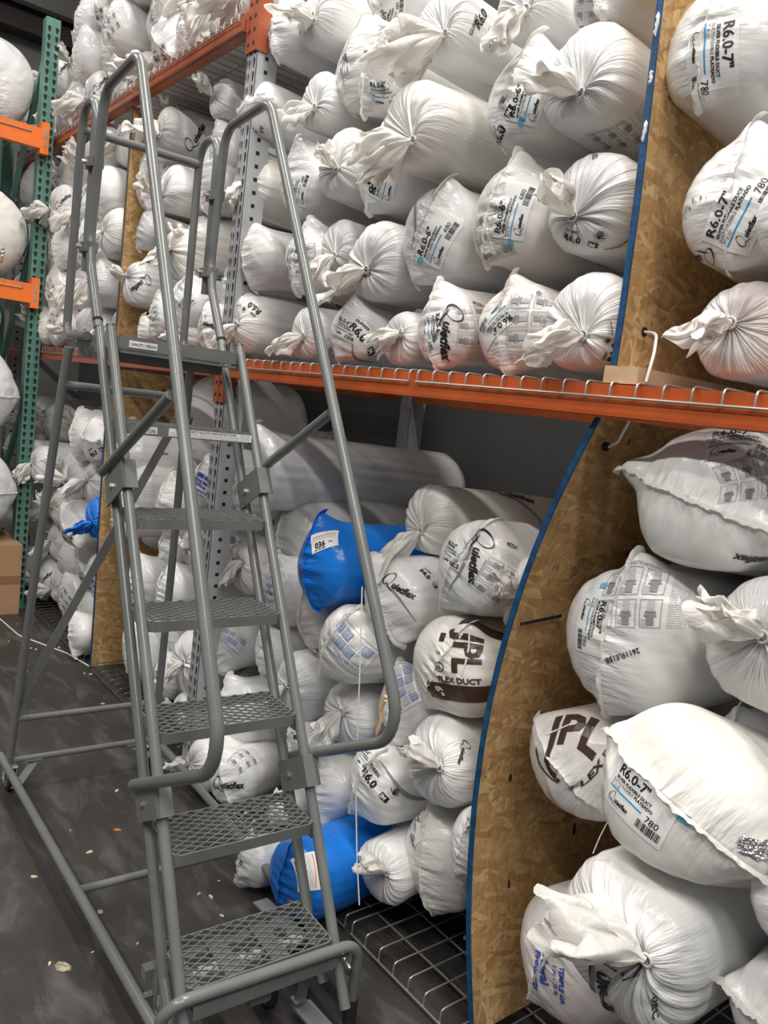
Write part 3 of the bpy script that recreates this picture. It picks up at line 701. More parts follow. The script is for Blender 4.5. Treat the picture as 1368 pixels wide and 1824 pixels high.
for o in [bpy.data.objects['wood_block']]:
    a = Art(); a.lines(-.03, .010, .06, .016, 4, 'grey', .0018)
    v = np.concatenate(a.v); me = bpy.data.meshes.new('stamp'); me.from_pydata([(x, -.0006-.0, y) for x, y in v], [], a.f); me.materials.append(M['lgrey'])
    s_ = bpy.data.objects.new('mill_stamp', me); col.objects.link(s_); s_.parent = o

# ---- green rack across the aisle end
GX = -5.62
def green_upright():
    o = empty('rack_upright', (GX, -.085, 0)); tag(o, 'green perforated rack post at the left, taller than the ladder', 'rack post'); z1 = 3.80
    m = MB(); m.box((-.002, 0, z1/2), (.004, .085, z1)); m.box((-.04, -.041, z1/2), (.076, .004, z1)); m.box((-.04, .041, z1/2), (.076, .004, z1)); m.box((.002, 0, z1/2), (.006, .007, z1)); m.box((-.04, 0, .004), (.13, .13, .008))
    p = m.build('post', M['green'], o); h = MB(); teardrops(h, .0012, 0, .05, z1-.03, .023, .0508, n=(1, 0, 0), sc_=1.5); h.build('punched_slots', M['dark'], p, smooth=False)['kind'] = 'stuff'
    m = MB(); m.box((-1.05, 0, z1/2), (.076, .08, z1)); m.build('rear_post', M['green'], o)
    m = MB()
    for z in (.25, 1.35, 2.45): m.bar((-.06, -.02, z+1.15), (-1.0, -.02, z), .04, .03, (0, 1, 0))
    m.build('diagonal_brace', M['green'], o)
    return o
green_upright()
def gbeam(z, label):
    o = empty('rack_beam', (GX+.03, -1.35, z)); tag(o, label, 'shelf beam', 'bright orange beams on the green rack')
    m = MB(); m.box((0, 0, -.06), (.05, 2.46, .12)); m.build('beam_rail', M['rust_bright'], o)
    m = MB(); m.box((0, 1.24, -.055), (.062, .05, .19)); m.box((-.02, 1.262, -.055), (.03, .008, .19)); cp = m.build('beam_connector', M['rust_bright'], o)
    m = MB(); m.box((.032, 1.24, -.03), (.002, .018, .05)); m.box((.032, 1.24, -.09), (.002, .018, .03)); m.build('safety_clip', M['zinc'], cp)
    m = MB()
    for k in range(22): m.tube([(.030, -1.15+k*.11, -.035), (.030, -1.15+k*.11, .002), (-.02, -1.15+k*.11, .004), (-.9, -1.15+k*.11, .004)], .003, 6)
    m.tube([(.031, -1.2, -.035), (.031, 1.16, -.035)], .003, 6); m.build('deck_wires', M['wire'], o)
    return o
gbeam(3.12, 'bright orange beam on the green rack, the upper one at the left edge')
gbeam(2.165, 'bright orange beam on the green rack, the lower one at the left edge')
# cardboard box
b = MB(); b.box((0, 0, .235), (.50, .62, .47)); bo = b.build('cardboard_box', M['card'], loc=(-5.72, -.42, 0)); tag(bo, 'brown taped cardboard box on the floor at the left edge under the green rack', 'box')
m = MB(); m.box((.2508, 0, .235), (.002, .62, .055)); m.box((0, 0, .4712), (.5, .055, .002)); m.box((.2508, .0, .42), (.0022, .055, .11)); m.build('parcel_tape', M['tape'], bo)

# ================================================================ rolling ladder
# ladder frame: x across the steps, y backwards along the run, z up
LAD = empty('rolling_ladder', (-1.50840, -.48746, 0), R_(87.6016))
tag(LAD, 'tall grey rolling warehouse ladder with seven mesh steps and tubular handrails', 'ladder')
SL = 1.655
def tb(name, pts, r=.0148, rad=.07, mat='ladder', parent=LAD, seg=16, **k):
    m = MB(); m.tube(fillet(pts, rad) if len(pts) > 2 else pts, r, seg); return m.build(name, M[mat], parent)
def fs(z, off): return z/SL+off
PL = {-1: -.234, 1: .196}
for s in (-1, 1):
    su = s*.215
    tb('front_stringer', [(su, fs(.10, -.13) if s > 0 else fs(.13, -.13), .10 if s > 0 else .13), (su, fs(1.80, -.13), 1.80)])
    z0 = .20
    tb('rear_stringer', [(su*.98, .30 if 0 else fs(z0, .005)-.09, .10), (su*.98, fs(z0, .005), z0), (su*.98, fs(1.80, .005), 1.80)], rad=.02)
    # handrail: lower stub square to the stringers, long rail, crest, back leg down into the rear stringer
    uh = lambda z: s*(.238-.029*min(1, max(0, (z-.8)/1.75)))
    H = [(s*.240, .370, .600), (s*.238, -.130, .868), (uh(2.60), fs(2.575, -.655)-.006, 2.575), (uh(2.6), 1.225, 2.555), (s*.213, 1.262, 2.10), (s*.213, fs(2.02, .005)+.004, 2.00), (s*.213, fs(1.80, .005), 1.80)]
    hr = tb('handrail', H, .0155, [.105, .085, .075, .12, .10], seg=18)
    m = MB(); m.tube([(s*.213, fs(1.822, .005), 1.822), (s*.213, fs(1.829, .005), 1.829)], .0166, 16); m.build('sleeve_joint', M['dark'], hr)
    # middle rail support
    tb('rail_support', [(s*.240, .840, 1.370), (s*.232, .360, 1.628)], .0148)
    # inverted U guard rail round the platform
    G = [(s*.213, 1.292, 1.99), (s*.213, 1.292, 2.548), (s*.213, 1.462, 2.548), (s*.217, 1.470, 1.775), (s*.217, 1.20, 1.775)]
    tb('guard_rail', G, .0148, [.075, .075, .055], seg=18)
    for z in (2.335, 2.065):
        m = MB(); m.box((s*.213, 1.279 if z > 2.2 else 1.276, z), (.040, .082, .034)); m.box((s*.213, 1.279, z), (.052, .030, .030))
        cl = m.build('rail_clamp', M['ladder'], LAD)
        m = MB(); m.cyl((s*.213-.038*1, 1.29, z), (s*.213-.02, 1.29, z), .008, 8); m.build('bolt', M['zinc'], cl)
    # rear leg, flattened at the top
    tb('rear_leg', [(s*.224, 1.395, 1.735), (s*.232, 1.415, 1.60), (s*.262, 1.50, .90), (s*.290, 1.595, .115)], .0155, rad=.3)
    # bracket plates
    for z in (.590, 1.350):
        m = MB(); up_ = PL[s]; c_ = Vector((up_, fs(z, -.070), z)); nn = Vector((0, -.856, .517)); tt = Vector((0, .517, .856))
        m.bar(c_-nn*.078, c_+nn*.078, .085, .005, (1, 0, 0)) if 0 else m.box(c_, (.005, .150, .088), Matrix(((1, 0, 0), (0, -.856, .517), (0, .517, .856))))
        f_ = c_+nn*.075; m.box((s*.215, f_.y, f_.z), (.044, .005, .088), Matrix(((1, 0, 0), (0, -.856, .517), (0, .517, .856))))
        br = m.build('stringer_bracket', M['ladder'], LAD)
        m = MB(); b_ = c_-nn*.02; m.cyl((up_-.010, b_.y, b_.z), (up_+.003, b_.y, b_.z), .009, 6); m.build('bolt', M['zinc'], br)
# stringer top caps
for s in (-1, 1):
    m = MB(); m.cyl((s*.215, fs(1.802, -.13), 1.802), (s*.215, fs(1.808, -.13), 1.808), .0135, 14); m.build('stringer_cap', M['wire_dark'], LAD)
# steps
def grating(w, d, cw=.044, ch=.0240, t=.0026, hgt=.0042):
    m = MB(); nx = int(round(w/(cw/2))); ny = int(round(d/(ch/2)))
    cw = w/nx; ch = d/ny
    def node(i, j): return Vector((-w/2+i*cw, j*ch, 0))
    for j in range(0, ny+1, 2):
        for sgn in (1, -1):
            for i in range(nx):
                a = node(i, j+(sgn if i % 2 else 0)); c_ = node(i+1, j+(0 if i % 2 else sgn))
                if min(a.y, c_.y) < -.0001 or max(a.y, c_.y) > d+.0001: continue
                m.bar(a+Vector((0, 0, hgt*.3*(i % 2))), c_+Vector((0, 0, hgt*.3*((i+1) % 2))), t, hgt, (0, 0, 1))
    return m
g_me = None
def step(k):
    global g_me
    z = .254*k; y = .1535*(k-1); d = .185 if k < 7 else .46; w = .402
    st = MB(); h = .030 if k < 7 else .036; r = .022
    path = fillet([(-w/2, d, z-h/2), (-w/2, 0, z-h/2), (w/2, 0, z-h/2), (w/2, d, z-h/2)], r)
    path = [Vector((p.x, p.y+y, p.z)) for p in path]
    for a, c_ in zip(path[:-1], path[1:]): st.bar(a, c_, .004, h, (0, 0, 1))
    st.bar((-w/2, y+d, z-h/2), (w/2, y+d, z-h/2), .004, h, (0, 0, 1))
    for q in (-1, 1):
        st.box((q*(w/2+.004), y+.035, z-.03), (.006, .05, .045)); st.box((q*(w/2+.004), y+d-.03 if k < 7 else y+.2, z-.03), (.006, .04, .045))
    if k == 7:
        st.box((0, y+.05, z-.046), (w-.02, .10, .006)); st.box((0, y+.10, z-.060), (w-.03, .006, .035)); st.box((0, y+d-.03, z-.045), (w, .004, .05))
    o = st.build('step', M['ladder'], LAD, angle=50)
    if k < 7:
        if g_me is None:
            gm = grating(w-.008, .180); g = gm.build('step_grating', M['ladder'], o, smooth=False); g_me = g.data
        else:
            g = bpy.data.objects.new('step_grating', g_me); col.objects.link(g); g.parent = o
    else:
        g = grating(w-.008, .455).build('step_grating', M['ladder'], o, smooth=False)
    g.location = (0, y+.003, z+.0005)
    return o
steps = [step(k) for k in range(1, 8)]
def flat_art(a, name, parent, org, ex, ey, n):
    v = np.concatenate(a.v); l = np.concatenate(a.l); ex, ey, n = Vector(ex), Vector(ey), Vector(n)
    P = [Vector(org)+ex*float(p[0])+ey*float(p[1])+n*float(q)*.5 for p, q in zip(v, l)]
    me = bpy.data.meshes.new(name); me.from_pydata(P, [], a.f); used = sorted(set(a.m))
    for u in used: me.materials.append(M[MS[u]])
    me.polygons.foreach_set('material_index', [used.index(k) for k in a.m]); o = bpy.data.objects.new(name, me); col.objects.link(o); o.parent = parent; return o
a = Art(); a.rect(0, 0, .088, .021, 'sticker', .002, .05); a.text('CAPACITY 1 PERSON', .004, .006, .0085, bold=1, wmax=.08)
o = flat_art(a, 'capacity_label', steps[6], (-.168, .921-.0022, 1.748), (1, 0, 0), (0, 0, 1), (0, -1, 0)); o['label'] = 'white capacity label'
a = Art(); a.rect(0, 0, .275, .0235, 'sticker', .002, .1); a.text('FOR YOUR SAFETY FOLLOW THESE INSTRUCTIONS', .02, .0155, .0066, bold=1, wmax=.20); a.lines(.004, .001, .23, .013, 4, 'grey', .0010); a.lines(.235, .002, .035, .02, 5, 'grey', .001)
a.rect(-.09, .002, .055, .021, 'sticker', .002, .1); a.text('MAX. LOAD', -.085, .006, .010, bold=1, wmax=.045)
o = flat_art(a, 'safety_label', steps[5], (-.078, .7675-.0022, 1.4975), (1, 0, 0), (0, 0, 1), (0, -1, 0)); o['label'] = 'white safety instruction label'
# cross members
tb('top_guard_bar', [(-.212, 1.455, 2.475), (.212, 1.455, 2.475)], .0145)
tb('rear_cross_bar', [(-.233, 1.415, 1.603), (.233, 1.415, 1.603)], .0145)
tb('rear_cross_bar', [(-.285, 1.572, .300), (.285, 1.572, .300)], .0125)
tb('base_rear_bar', [(-.305, 1.60, .118), (.300, 1.60, .118)], .0125)
tb('base_side_rail', [(-.312, 1.655, .12), (-.246, .06, .12)], .0150)
tb('base_side_rail', [(.296, 1.62, .12), (.302, .90, .12), (.285, .02, .12)], .0150, rad=.3)
tb('base_cross_bar', [(-.266, .68, .118), (.295, .68, .118)], .0125)
m = MB(); m.bar((-.286, 1.578, .33), (.222, 1.405, 1.58), .032, .005, (0, 1, 0)); m.build('diagonal_flat_brace', M['ladder'], LAD)
# front bumper tube with rubber feet
tb('front_bumper', [(-.268, .045, .055), (-.266, -.02, .252), (.262, -.035, .252), (.272, -.02, .055)], .0150, rad=.055)
for s, y in ((-1, .045), (1, -.02)):
    m = MB(); m.tube([(s*.271, y, .075), (s*.272, y, .0)], .0185, 16); m.build('rubber_foot', M['rubber'], LAD)
m = MB(); m.box((-.0, -.030, .212), (.40, .004, .030)); m.box((0, -.015, .228), (.40, .030, .004)); m.build('front_angle', M['ladder'], LAD)
m = MB(); m.box((.225, -.022, .215), (.03, .006, .03)); bb = m.build('bumper_lug', M['ladder'], LAD)
m = MB(); m.cyl((.222, -.022, .215), (.222, -.060, .205), .005, 8); m.cyl((.222, -.026, .215), (.222, -.032, .213), .010, 6); m.build('bolt', M['zinc'], bb)
# brake pedal and pivot plates under the first step
m = MB(); m.box((.155, .04, .155), (.036, .006, .19), Matrix.Rotation(R_(10), 3, 'X')); m.box((.160, -.005, .048), (.055, .12, .008), Matrix.Rotation(R_(-6), 3, 'X')); m.box((.15, .055, .06), (.036, .03, .006)); m.build('brake_pedal', M['ladder'], LAD)
m = MB()
for u in (-.17, -.05, .08): m.box((u, .10, .205), (.050, .24, .005))
m.box((.20, .27, .14), (.050, .26, .005), Matrix.Rotation(R_(-8), 3, 'X')); m.box((.0, .02, .16), (.06, .03, .04)); m.box((-.04, .19, .18), (.40, .03, .03)); m.build('base_plate', M['ladder'], LAD)
m = MB(); m.tube([(-.18, .12, .185), (.18, .12, .185)], .010, 12)
for u in np.linspace(-.15, .15, 9): m.tube([(u-.010, .12, .185), (u+.010, .12, .185)], .017, 12)
m.build('return_spring', M['galv'], LAD)
def caster(u, y, rz=0., r=.048):
    m = MB(); m.tube([(u-.013, y, r), (u-.008, y, r), (u+.008, y, r), (u+.013, y, r)], [r*.88, r, r, r*.88], 26)
    o = m.build('caster_wheel', M['rubber'], LAD)
    m = MB(); m.cyl((u-.0145, y, r), (u+.0145, y, r), r*.68, 22); h = m.build('wheel_hub', M['caster'], o)
    m = MB()
    for q in (-1, 1): m.box((u+q*.021, y, r+.018), (.003, .040, r*1.1))
    m.box((u, y, r*2.02-.0), (.048, .055, .004)); m.cyl((u, y, r*2), (u, y, .125), .010, 12); m.cyl((u-.026, y, r), (u+.026, y, r), .006, 8); m.build('caster_fork', M['galv'], LAD)
caster(-.285, 1.60); caster(.272, 1.60); caster(-.185, .165); caster(.10, .14)
m = MB()
for s in (-1, 1): m.bar((s*.24, 1.60, .11), (s*.17, 1.70 if 0 else 1.595, .112), .03, .004, (0, 0, 1)); m.bar((s*.295, 1.45, .075), (s*.20, 1.59, .10), .032, .004, (0, 0, 1))
m.build('corner_gusset', M['ladder'], LAD)
m = MB(); m.cyl((-.245, .16, .14), (-.225, .16, .14), .008, 6); m.box((-.222, .15, .17), (.004, .03, .12)); m.build('side_plate', M['ladder'], LAD)
# strips of tape on the right handrail

# (x, y, z, radius, kind, label, group, options)
BAGS = [
    (-1.255, 0.000, 1.919, 0.125, 'K', 'knotted white bag on the orange beam directly left of the wood block', 'duct bags stacked on the middle shelf', dict(k=(0.28, -0.28), tail='f', ts=0.098, pr=[('R6', 0.113, 334.3, 84.0, 0.55)], L=0.6, yaw=3, pitch=-0.1, sz=0.98)),
    (-1.481, 0.000, 1.908, 0.128, 'P', 'white bag with drawn fitting instructions, bottom shelf row, second from the upper chipboard', 'duct bags stacked on the middle shelf', dict(spin=5, pr=[('L6', 0.026, 167.1, 222.0, 0.85), ('INS', 0.09, 356.8, 276.0, 0.8), ('10', 0.12, 61.1, 168.0, 1.0)], mat='film_pink', yaw=2.2, pitch=0.6, sz=0.95)),
    (-1.757, 0.000, 1.905, 0.122, 'P', 'white bag with tall black script logo in the bottom row of the middle shelf', 'duct bags stacked on the middle shelf', dict(spin=8, pr=[('L6', 0.025, 311.8, 285.0, 0.8), ('Q', 0.078, 340.7, 264.0, 0.78), ('INS', 0.16, 353.6, 270.0, 0.7), ('12526', 0.16, 38.6, 207.0, 1.0)], mat='film_pink', yaw=-4.8, pitch=2.5, sz=0.97)),
    (-1.967, 0.020, 1.871, 0.089, 'K', 'small knotted white bag wedged between two printed bags in the bottom shelf row', 'duct bags stacked on the middle shelf', dict(k=(0.55, 0.22), tail='l', ts=0.066, yaw=-2.2, pitch=4.0, sz=0.99)),
    (-2.209, 0.000, 1.894, 0.099, 'P', 'white duct bag with bold R6.0 and shell emblem printed slanting, bottom shelf row', 'duct bags stacked on the middle shelf', dict(spin=-10, pr=[('UM', 0.123, 353.6, 312.0, 0.95), ('L6', 0.027, 12.9, 339.0, 0.65), ('SW', 0.123, 298.9, 273.0, 0.7)], yaw=5.0, pitch=-0.7, sz=1.0)),
    (-2.545, 0.030, 1.892, 0.100, 'K', 'white bag with a cream ruffled neck pointing left, bottom shelf row beside the ladder handrail', 'duct bags stacked on the middle shelf', dict(k=(0.55, -0.17), tail='l', ts=0.082, pr=[('L6', 0.174, 327.9, 66.0, 0.5)], yaw=-3.2, pitch=0.7, sz=1.03)),
    (-3.041, 0.000, 1.927, 0.137, 'K', 'large knotted bag lying over the beam just right of the ladder platform', 'duct bags stacked on the middle shelf', dict(k=(0.52, -0.07), tail='d', ts=0.074, pr=[('R6', 0.118, 35.4, 165.0, 0.7)], yaw=1.3, pitch=1.7, sz=1.01)),
    (-1.308, 0.020, 2.206, 0.129, 'K', 'knotted white bag with R6.0 and seal print, right beside the upper chipboard', 'duct bags stacked on the middle shelf', dict(k=(-0.09, -0.29), tail='u', ts=0.09, pr=[('UM', 0.08, 286.1, 333.0, 0.7), ('R6.0', 0.291, 253.9, 21.0, 2.4), ('GREENGUARD', 0.151, 305.4, 6.0, 0.6), ('1002', 0.107, 80.4, 303.0, 1.1)], L=0.6, yaw=3, pitch=1.8, sz=1.0)),
    (-1.589, 0.020, 2.220, 0.136, 'P', 'white bag with a folded seam and upright label, left of the R6.0 seal bag', 'duct bags stacked on the middle shelf', dict(spin=-8, pr=[('L6', 0.069, 350.4, 81.0, 0.95), ('INS', 0.046, 257.1, 105.0, 0.8), ('BLU', 0.114, 305.4, 66.0, 1)], mat='film_warm', yaw=-1.4, pitch=-4.7, sz=1.03)),
    (-1.880, 0.020, 2.183, 0.144, 'P', 'white bag with a strongly tilted product label and dark curved stripe, second row centre', 'duct bags stacked on the middle shelf', dict(spin=-18, pr=[('L6', 0.068, 340.7, 60.0, 1.0), ('SW', 0.063, 128.6, 108.0, 0.8), ('BLU', 0.078, 273.2, 45.0, 1)], yaw=0.7, pitch=1.5, sz=1.03)),
    (-2.137, 0.000, 2.116, 0.133, 'K', 'white bag with a crumpled cream neck flopping left over its neighbour, second row', 'duct bags stacked on the middle shelf', dict(k=(0.15, -0.23), tail='l', ts=0.107, pr=[('R6', 0.028, 286.1, 300.0, 0.4)], yaw=3.6, pitch=3.3, sz=0.98)),
    (-2.419, 0.050, 2.204, 0.092, 'K', 'knotted white bag half behind the cream necked bag in the second row', 'duct bags stacked on the middle shelf', dict(k=(0.38, -0.5), tail='d', ts=0.074, yaw=4.6, pitch=-1.0, sz=1.03)),
    (-2.586, 0.030, 2.171, 0.136, 'P', 'white bag printed with an upright R6.0-6 label crossed by the ladder handrail, second row', 'duct bags stacked on the middle shelf', dict(spin=0, pr=[('L6', 0.05, 221.8, 255.0, 0.85), ('INS', 0.064, 324.6, 285.0, 0.6)], yaw=5.5, pitch=-4.1, sz=0.95)),
    (-2.997, 0.030, 2.189, 0.134, 'P', 'plain white bag with one loose flap of film, second row right beside the grey post', 'duct bags stacked on the middle shelf', dict(spin=10, pr=[('BLU', 0.068, 247.5, 9.0, 1)], yaw=-2.4, pitch=3.7, sz=0.98)),
    (-1.372, 0.000, 2.513, 0.129, 'K', 'great round knotted bag bulging beside the upper chipboard, just below the top of the photo', 'duct bags stacked on the middle shelf', dict(k=(0.29, -0.5), tail='lu', ts=0.098, pr=[('INS', 0.259, 298.9, 21.0, 0.7)], L=0.6, yaw=3, pitch=-2.3, sz=0.99)),
    (-1.590, 0.020, 2.514, 0.128, 'P', 'white bag with a tilted product label and shell emblem left of the great round bag', 'duct bags stacked on the middle shelf', dict(spin=-14, pr=[('L6', 0.069, 343.9, 72.0, 0.95), ('UM', 0.073, 250.7, 54.0, 0.8), ('BLU', 0.094, 298.9, 60.0, 1)], yaw=-0.4, pitch=-1.8, sz=1.0)),
    (-1.902, -0.100, 2.464, 0.127, 'K', 'biggest smooth knotted bag sticking out of the stack, cream neck drooping to the left', 'duct bags stacked on the middle shelf', dict(k=(0.55, -0.5), tail='l', ts=0.115, L=0.6, mat='film_warm', yaw=2.0, pitch=3.1, sz=1.01)),
    (-2.176, 0.030, 2.419, 0.131, 'P', 'white bag marked R6.0 vertically beneath the biggest smooth bag', 'duct bags stacked on the middle shelf', dict(spin=-12, pr=[('R6.0', 0.026, 192.9, 114.0, 2.2), ('L6', 0.07, 318.2, 63.0, 0.85)], yaw=6.1, pitch=2.7, sz=1.04)),
    (-2.447, 0.030, 2.484, 0.124, 'K', 'knotted white bag with evenly fanned creases, third row left of the vertical R6 print', 'duct bags stacked on the middle shelf', dict(k=(0.4, -0.32), tail='u', ts=0.074, yaw=3.1, pitch=-3.5, sz=1.03)),
    (-2.689, 0.030, 2.454, 0.132, 'P', 'white bag with a horizontally pleated seam and small tilted label behind the ladder handrail', 'duct bags stacked on the middle shelf', dict(spin=4, pr=[('L6', 0.058, 318.2, 69.0, 0.8)], crease=1.6, yaw=6.6, pitch=3.1, sz=1.0)),
    (-3.098, 0.030, 2.515, 0.128, 'K', 'round white bag beside the grey post with its knot low left, third shelf row', 'duct bags stacked on the middle shelf', dict(k=(0.45, -0.21), tail='d', ts=0.074, mat='film_warm', yaw=3.6, pitch=-3.1, sz=1.02)),
    (-1.378, 0.050, 2.726, 0.094, 'P', 'white bag cut by the top of the photo directly beside the blue board edge', 'duct bags stacked on the middle shelf', dict(spin=20, pr=[('INS', 0.057, 241.1, 72.0, 0.5)], yaw=1.9, pitch=-2.4, sz=0.95)),
    (-1.626, 0.030, 2.755, 0.095, 'K', 'white bag with a crumpled neck cut by the photo top, above the great round bag', 'duct bags stacked on the middle shelf', dict(k=(0.38, -0.35), tail='d', ts=0.09, yaw=5.2, pitch=3.9, sz=0.95)),
    (-1.907, -0.020, 2.768, 0.113, 'K', 'white bag with a wide cream neck hanging left and bold R6 print at its top', 'duct bags stacked on the middle shelf', dict(k=(0.55, -0.5), tail='l', ts=0.139, pr=[('R6.0', 0.194, 28.9, 90.0, 2.4), ('GUARDI', 0.145, 353.6, 72.0, 1.0), ('FOIL', 0.22, 347.1, 66.0, 0.8)], yaw=4.6, pitch=-1.3, sz=0.96)),
    (-2.252, 0.030, 2.724, 0.121, 'P', 'white bag with slanted drawings and a tilted 680 label, below the wide cream neck', 'duct bags stacked on the middle shelf', dict(spin=-25, pr=[('L6', 0.098, 308.6, 354.0, 0.8), ('INS', 0.09, 19.3, 42.0, 0.8)], mat='film_warm', yaw=-1.5, pitch=1.9, sz=1.03)),
    (-2.477, 0.080, 2.824, 0.159, 'P', 'white bag standing behind with upside down number print, left of the slanted drawings bag', 'duct bags stacked on the middle shelf', dict(spin=-5, pr=[('12926', 0.101, 6.4, 162.0, 1.0), ('L6', 0.021, 273.2, 102.0, 0.6)], yaw=-4.5, pitch=0.5, sz=0.94)),
    (-2.307, 0.050, 3.009, 0.068, 'P', 'white bag at the top edge of the photo showing a barcode and blue line', 'duct bags stacked on the middle shelf', dict(spin=0, pr=[('L6', 0.122, 286.1, 51.0, 0.8)], yaw=3.6, pitch=-2.0, sz=1.03)),
    (-2.626, 0.030, 2.724, 0.098, 'K', 'white knotted bag printed RI.0 upright, fourth row, its dark wrinkled neck to the left', 'duct bags stacked on the middle shelf', dict(k=(0.36, -0.39), tail='l', ts=0.082, pr=[('RI.0', 0.145, 234.6, 330.0, 1.5), ('STAIN', 0.041, 205.7, 48.0, 0.6)], yaw=6.8, pitch=-0.5, sz=1.04)),
    (-3.036, 0.000, 2.771, 0.114, 'P', 'smooth white bag with small barcode label at its top, fourth row beside the grey post', 'duct bags stacked on the middle shelf', dict(spin=90, pr=[('L6', 0.096, 12.9, 6.0, 0.5), ('UM', 0.111, 298.9, 342.0, 0.4)], yaw=-1.3, pitch=-4.3, sz=1.0)),
    (-2.703, 0.030, 3.047, 0.132, 'K', 'large knotted bag near the photo top, second bag right of the orange bracket', 'duct bags stacked on the middle shelf', dict(k=(0.55, -0.5), tail='lu', ts=0.098, yaw=-4.6, pitch=-3.2, sz=0.98)),
    (-2.919, 0.030, 3.051, 0.121, 'P', 'tall white bag with an upright welded seam touching the orange post bracket', 'duct bags stacked on the middle shelf', dict(spin=0, pr=[('UM', 0.053, 202.5, 228.0, 0.5)], yaw=2.3, pitch=-3.6, sz=0.94)),
    (-1.030, 0.020, 2.501, 0.126, 'P', 'largest white bag at the top right corner with a sideways R6.0-7 label', 'duct bags stacked right of the chipboard dividers', dict(spin=0, pr=[('L7', 0.059, 289.3, 276.0, 1.05)], L=0.6, yaw=5.4, pitch=-2.2, sz=1.04)),
    (-0.911, 0.020, 2.163, 0.138, 'P', 'white bag with upright R6.0-7 label and a grey scuff, below the top right bag', 'duct bags stacked right of the chipboard dividers', dict(spin=0, pr=[('L7', 0.032, 315.0, 69.0, 1.1), ('STAIN', 0.093, 183.2, 120.0, 0.9), ('Qs', 0.167, 234.6, 192.0, 1.0)], L=0.6, yaw=5.8, pitch=-1.6, sz=0.99)),
    (-0.863, 0.020, 1.902, 0.108, 'K', 'white knotted bag on the orange beam just right of the wood block', 'duct bags stacked right of the chipboard dividers', dict(k=(-0.07, 0.11), tail='f', ts=0.082, mat='film_pink', L=0.6, yaw=1.2, pitch=0.8, sz=1.0)),
    (-0.767, -0.020, 2.110, 0.083, 'P', 'sliver of white bag at the right photo edge above the knotted bag on the beam', 'duct bags stacked right of the chipboard dividers', dict(spin=0, L=0.6, yaw=1.7, pitch=0.6, sz=1.03)),
    (-0.889, 0.020, 1.556, 0.166, 'P', 'white bag with two pointed corners wedged right under the orange beam at the right edge', 'duct bags stacked right of the chipboard dividers', dict(spin=78, pr=[('L7', 0.156, 64.3, 9.0, 0.95), ('INS', 0.14, 28.9, 24.0, 0.6), ('Qs', 0.195, 321.4, 174.0, 0.9)], L=0.6, ears=1.5, pitch=-4, yaw=1.1, sz=1.01)),
    (-1.027, 0.020, 1.203, 0.177, 'P', 'bulging white bag with drawn fittings, code 26119LE1BB and a sideways 7 inch label', 'duct bags stacked right of the chipboard dividers', dict(spin=0, pr=[('L7', 0.059, 160.7, 276.0, 0.9), ('INS', 0.125, 67.5, 15.0, 0.85), ('26119LE1BB', 0.054, 340.7, 213.0, 1.0), ('BLU', 0.131, 118.9, 15.0, 1)], L=0.6, yaw=-2.1, pitch=-2.3, sz=1.04)),
    (-0.679, 0.000, 1.287, 0.153, 'K', 'white knotted bag with a folded neck at the right edge beside the code printed bag', 'duct bags stacked right of the chipboard dividers', dict(k=(-0.03, 0.21), tail='lu', ts=0.107, L=0.6, yaw=1.3, pitch=-0.1, sz=0.94)),
    (-1.122, 0.050, 0.840, 0.147, 'P', 'white bag with large brown three letter logo right of the blue board edge', 'duct bags stacked right of the chipboard dividers', dict(spin=60, pr=[('JPLs', 0.123, 83.6, 9.0, 1.0)], mat='film_pink', L=0.6, ears=0.3, yaw=-0.0, pitch=0.2, sz=0.94)),
    (-0.740, -0.150, 1.011, 0.178, 'P', 'big bulging bag with a horizontal crimped seam and a clear R6.0-7 product label', 'duct bags stacked right of the chipboard dividers', dict(spin=70, pr=[('L7', 0.06, 225.0, 345.0, 1.05), ('BLU', 0.06, 331.1, 357.0, 1.2), ('FOIL', 0.167, 350.4, 6.0, 0.7)], mat='film_warm', L=0.6, ears=0.6, pitch=-17, yaw=2.4, sz=0.95)),
    (-0.741, 0.150, 0.997, 0.105, 'P', 'greyish white bag mostly hidden behind the big crimped seam bag at the right edge', 'duct bags stacked right of the chipboard dividers', dict(spin=20, L=0.6, yaw=2.5, pitch=-0.8, sz=1.01)),
    (-0.787, -0.180, 0.648, 0.168, 'K', 'biggest knotted bag at the bottom right with creases fanning from a low knot', 'duct bags stacked right of the chipboard dividers', dict(k=(0.52, 0.29), tail=(-0.8, -0.3, 0.3), ts=0.156, pr=[('Q', 0.098, 266.8, 288.0, 0.9), ('1092C', 0.122, 327.9, 291.0, 1.4)], L=0.6, yaw=-0.8, pitch=1.4, sz=1.01)),
    (-1.066, 0.050, 0.352, 0.163, 'P', 'dull white bag printed TEMPLE GA in blue, squeezed against the board at the bottom', 'duct bags stacked right of the chipboard dividers', dict(spin=-20, pr=[('TG', 0.071, 340.7, 282.0, 0.85)], mat='film_pink', L=0.6, yaw=-4.7, pitch=-4.5, sz=1.01)),
    (-0.515, -0.050, 0.649, 0.088, 'P', 'white bag in the bottom right corner beside the biggest knotted bag', 'duct bags stacked right of the chipboard dividers', dict(spin=80, L=0.5, yaw=6.6, pitch=-2.7, sz=0.99)),
    (-0.498, -0.100, 0.888, 0.093, 'P', 'sliver of white bag at the right edge above the bottom right corner bag', 'duct bags stacked right of the chipboard dividers', dict(spin=30, L=0.5, yaw=2.1, pitch=-2.1, sz=0.98)),
    (-2.882, 0.050, 1.340, 0.168, 'P', 'long smooth white bag lying at the top of the lower pile, touching the ladder bracket', 'duct bags piled on the floor rack in the middle bay', dict(L=0.95, spin=10, yaw=-4, crease=0.7, pitch=-1.7, sz=1.0)),
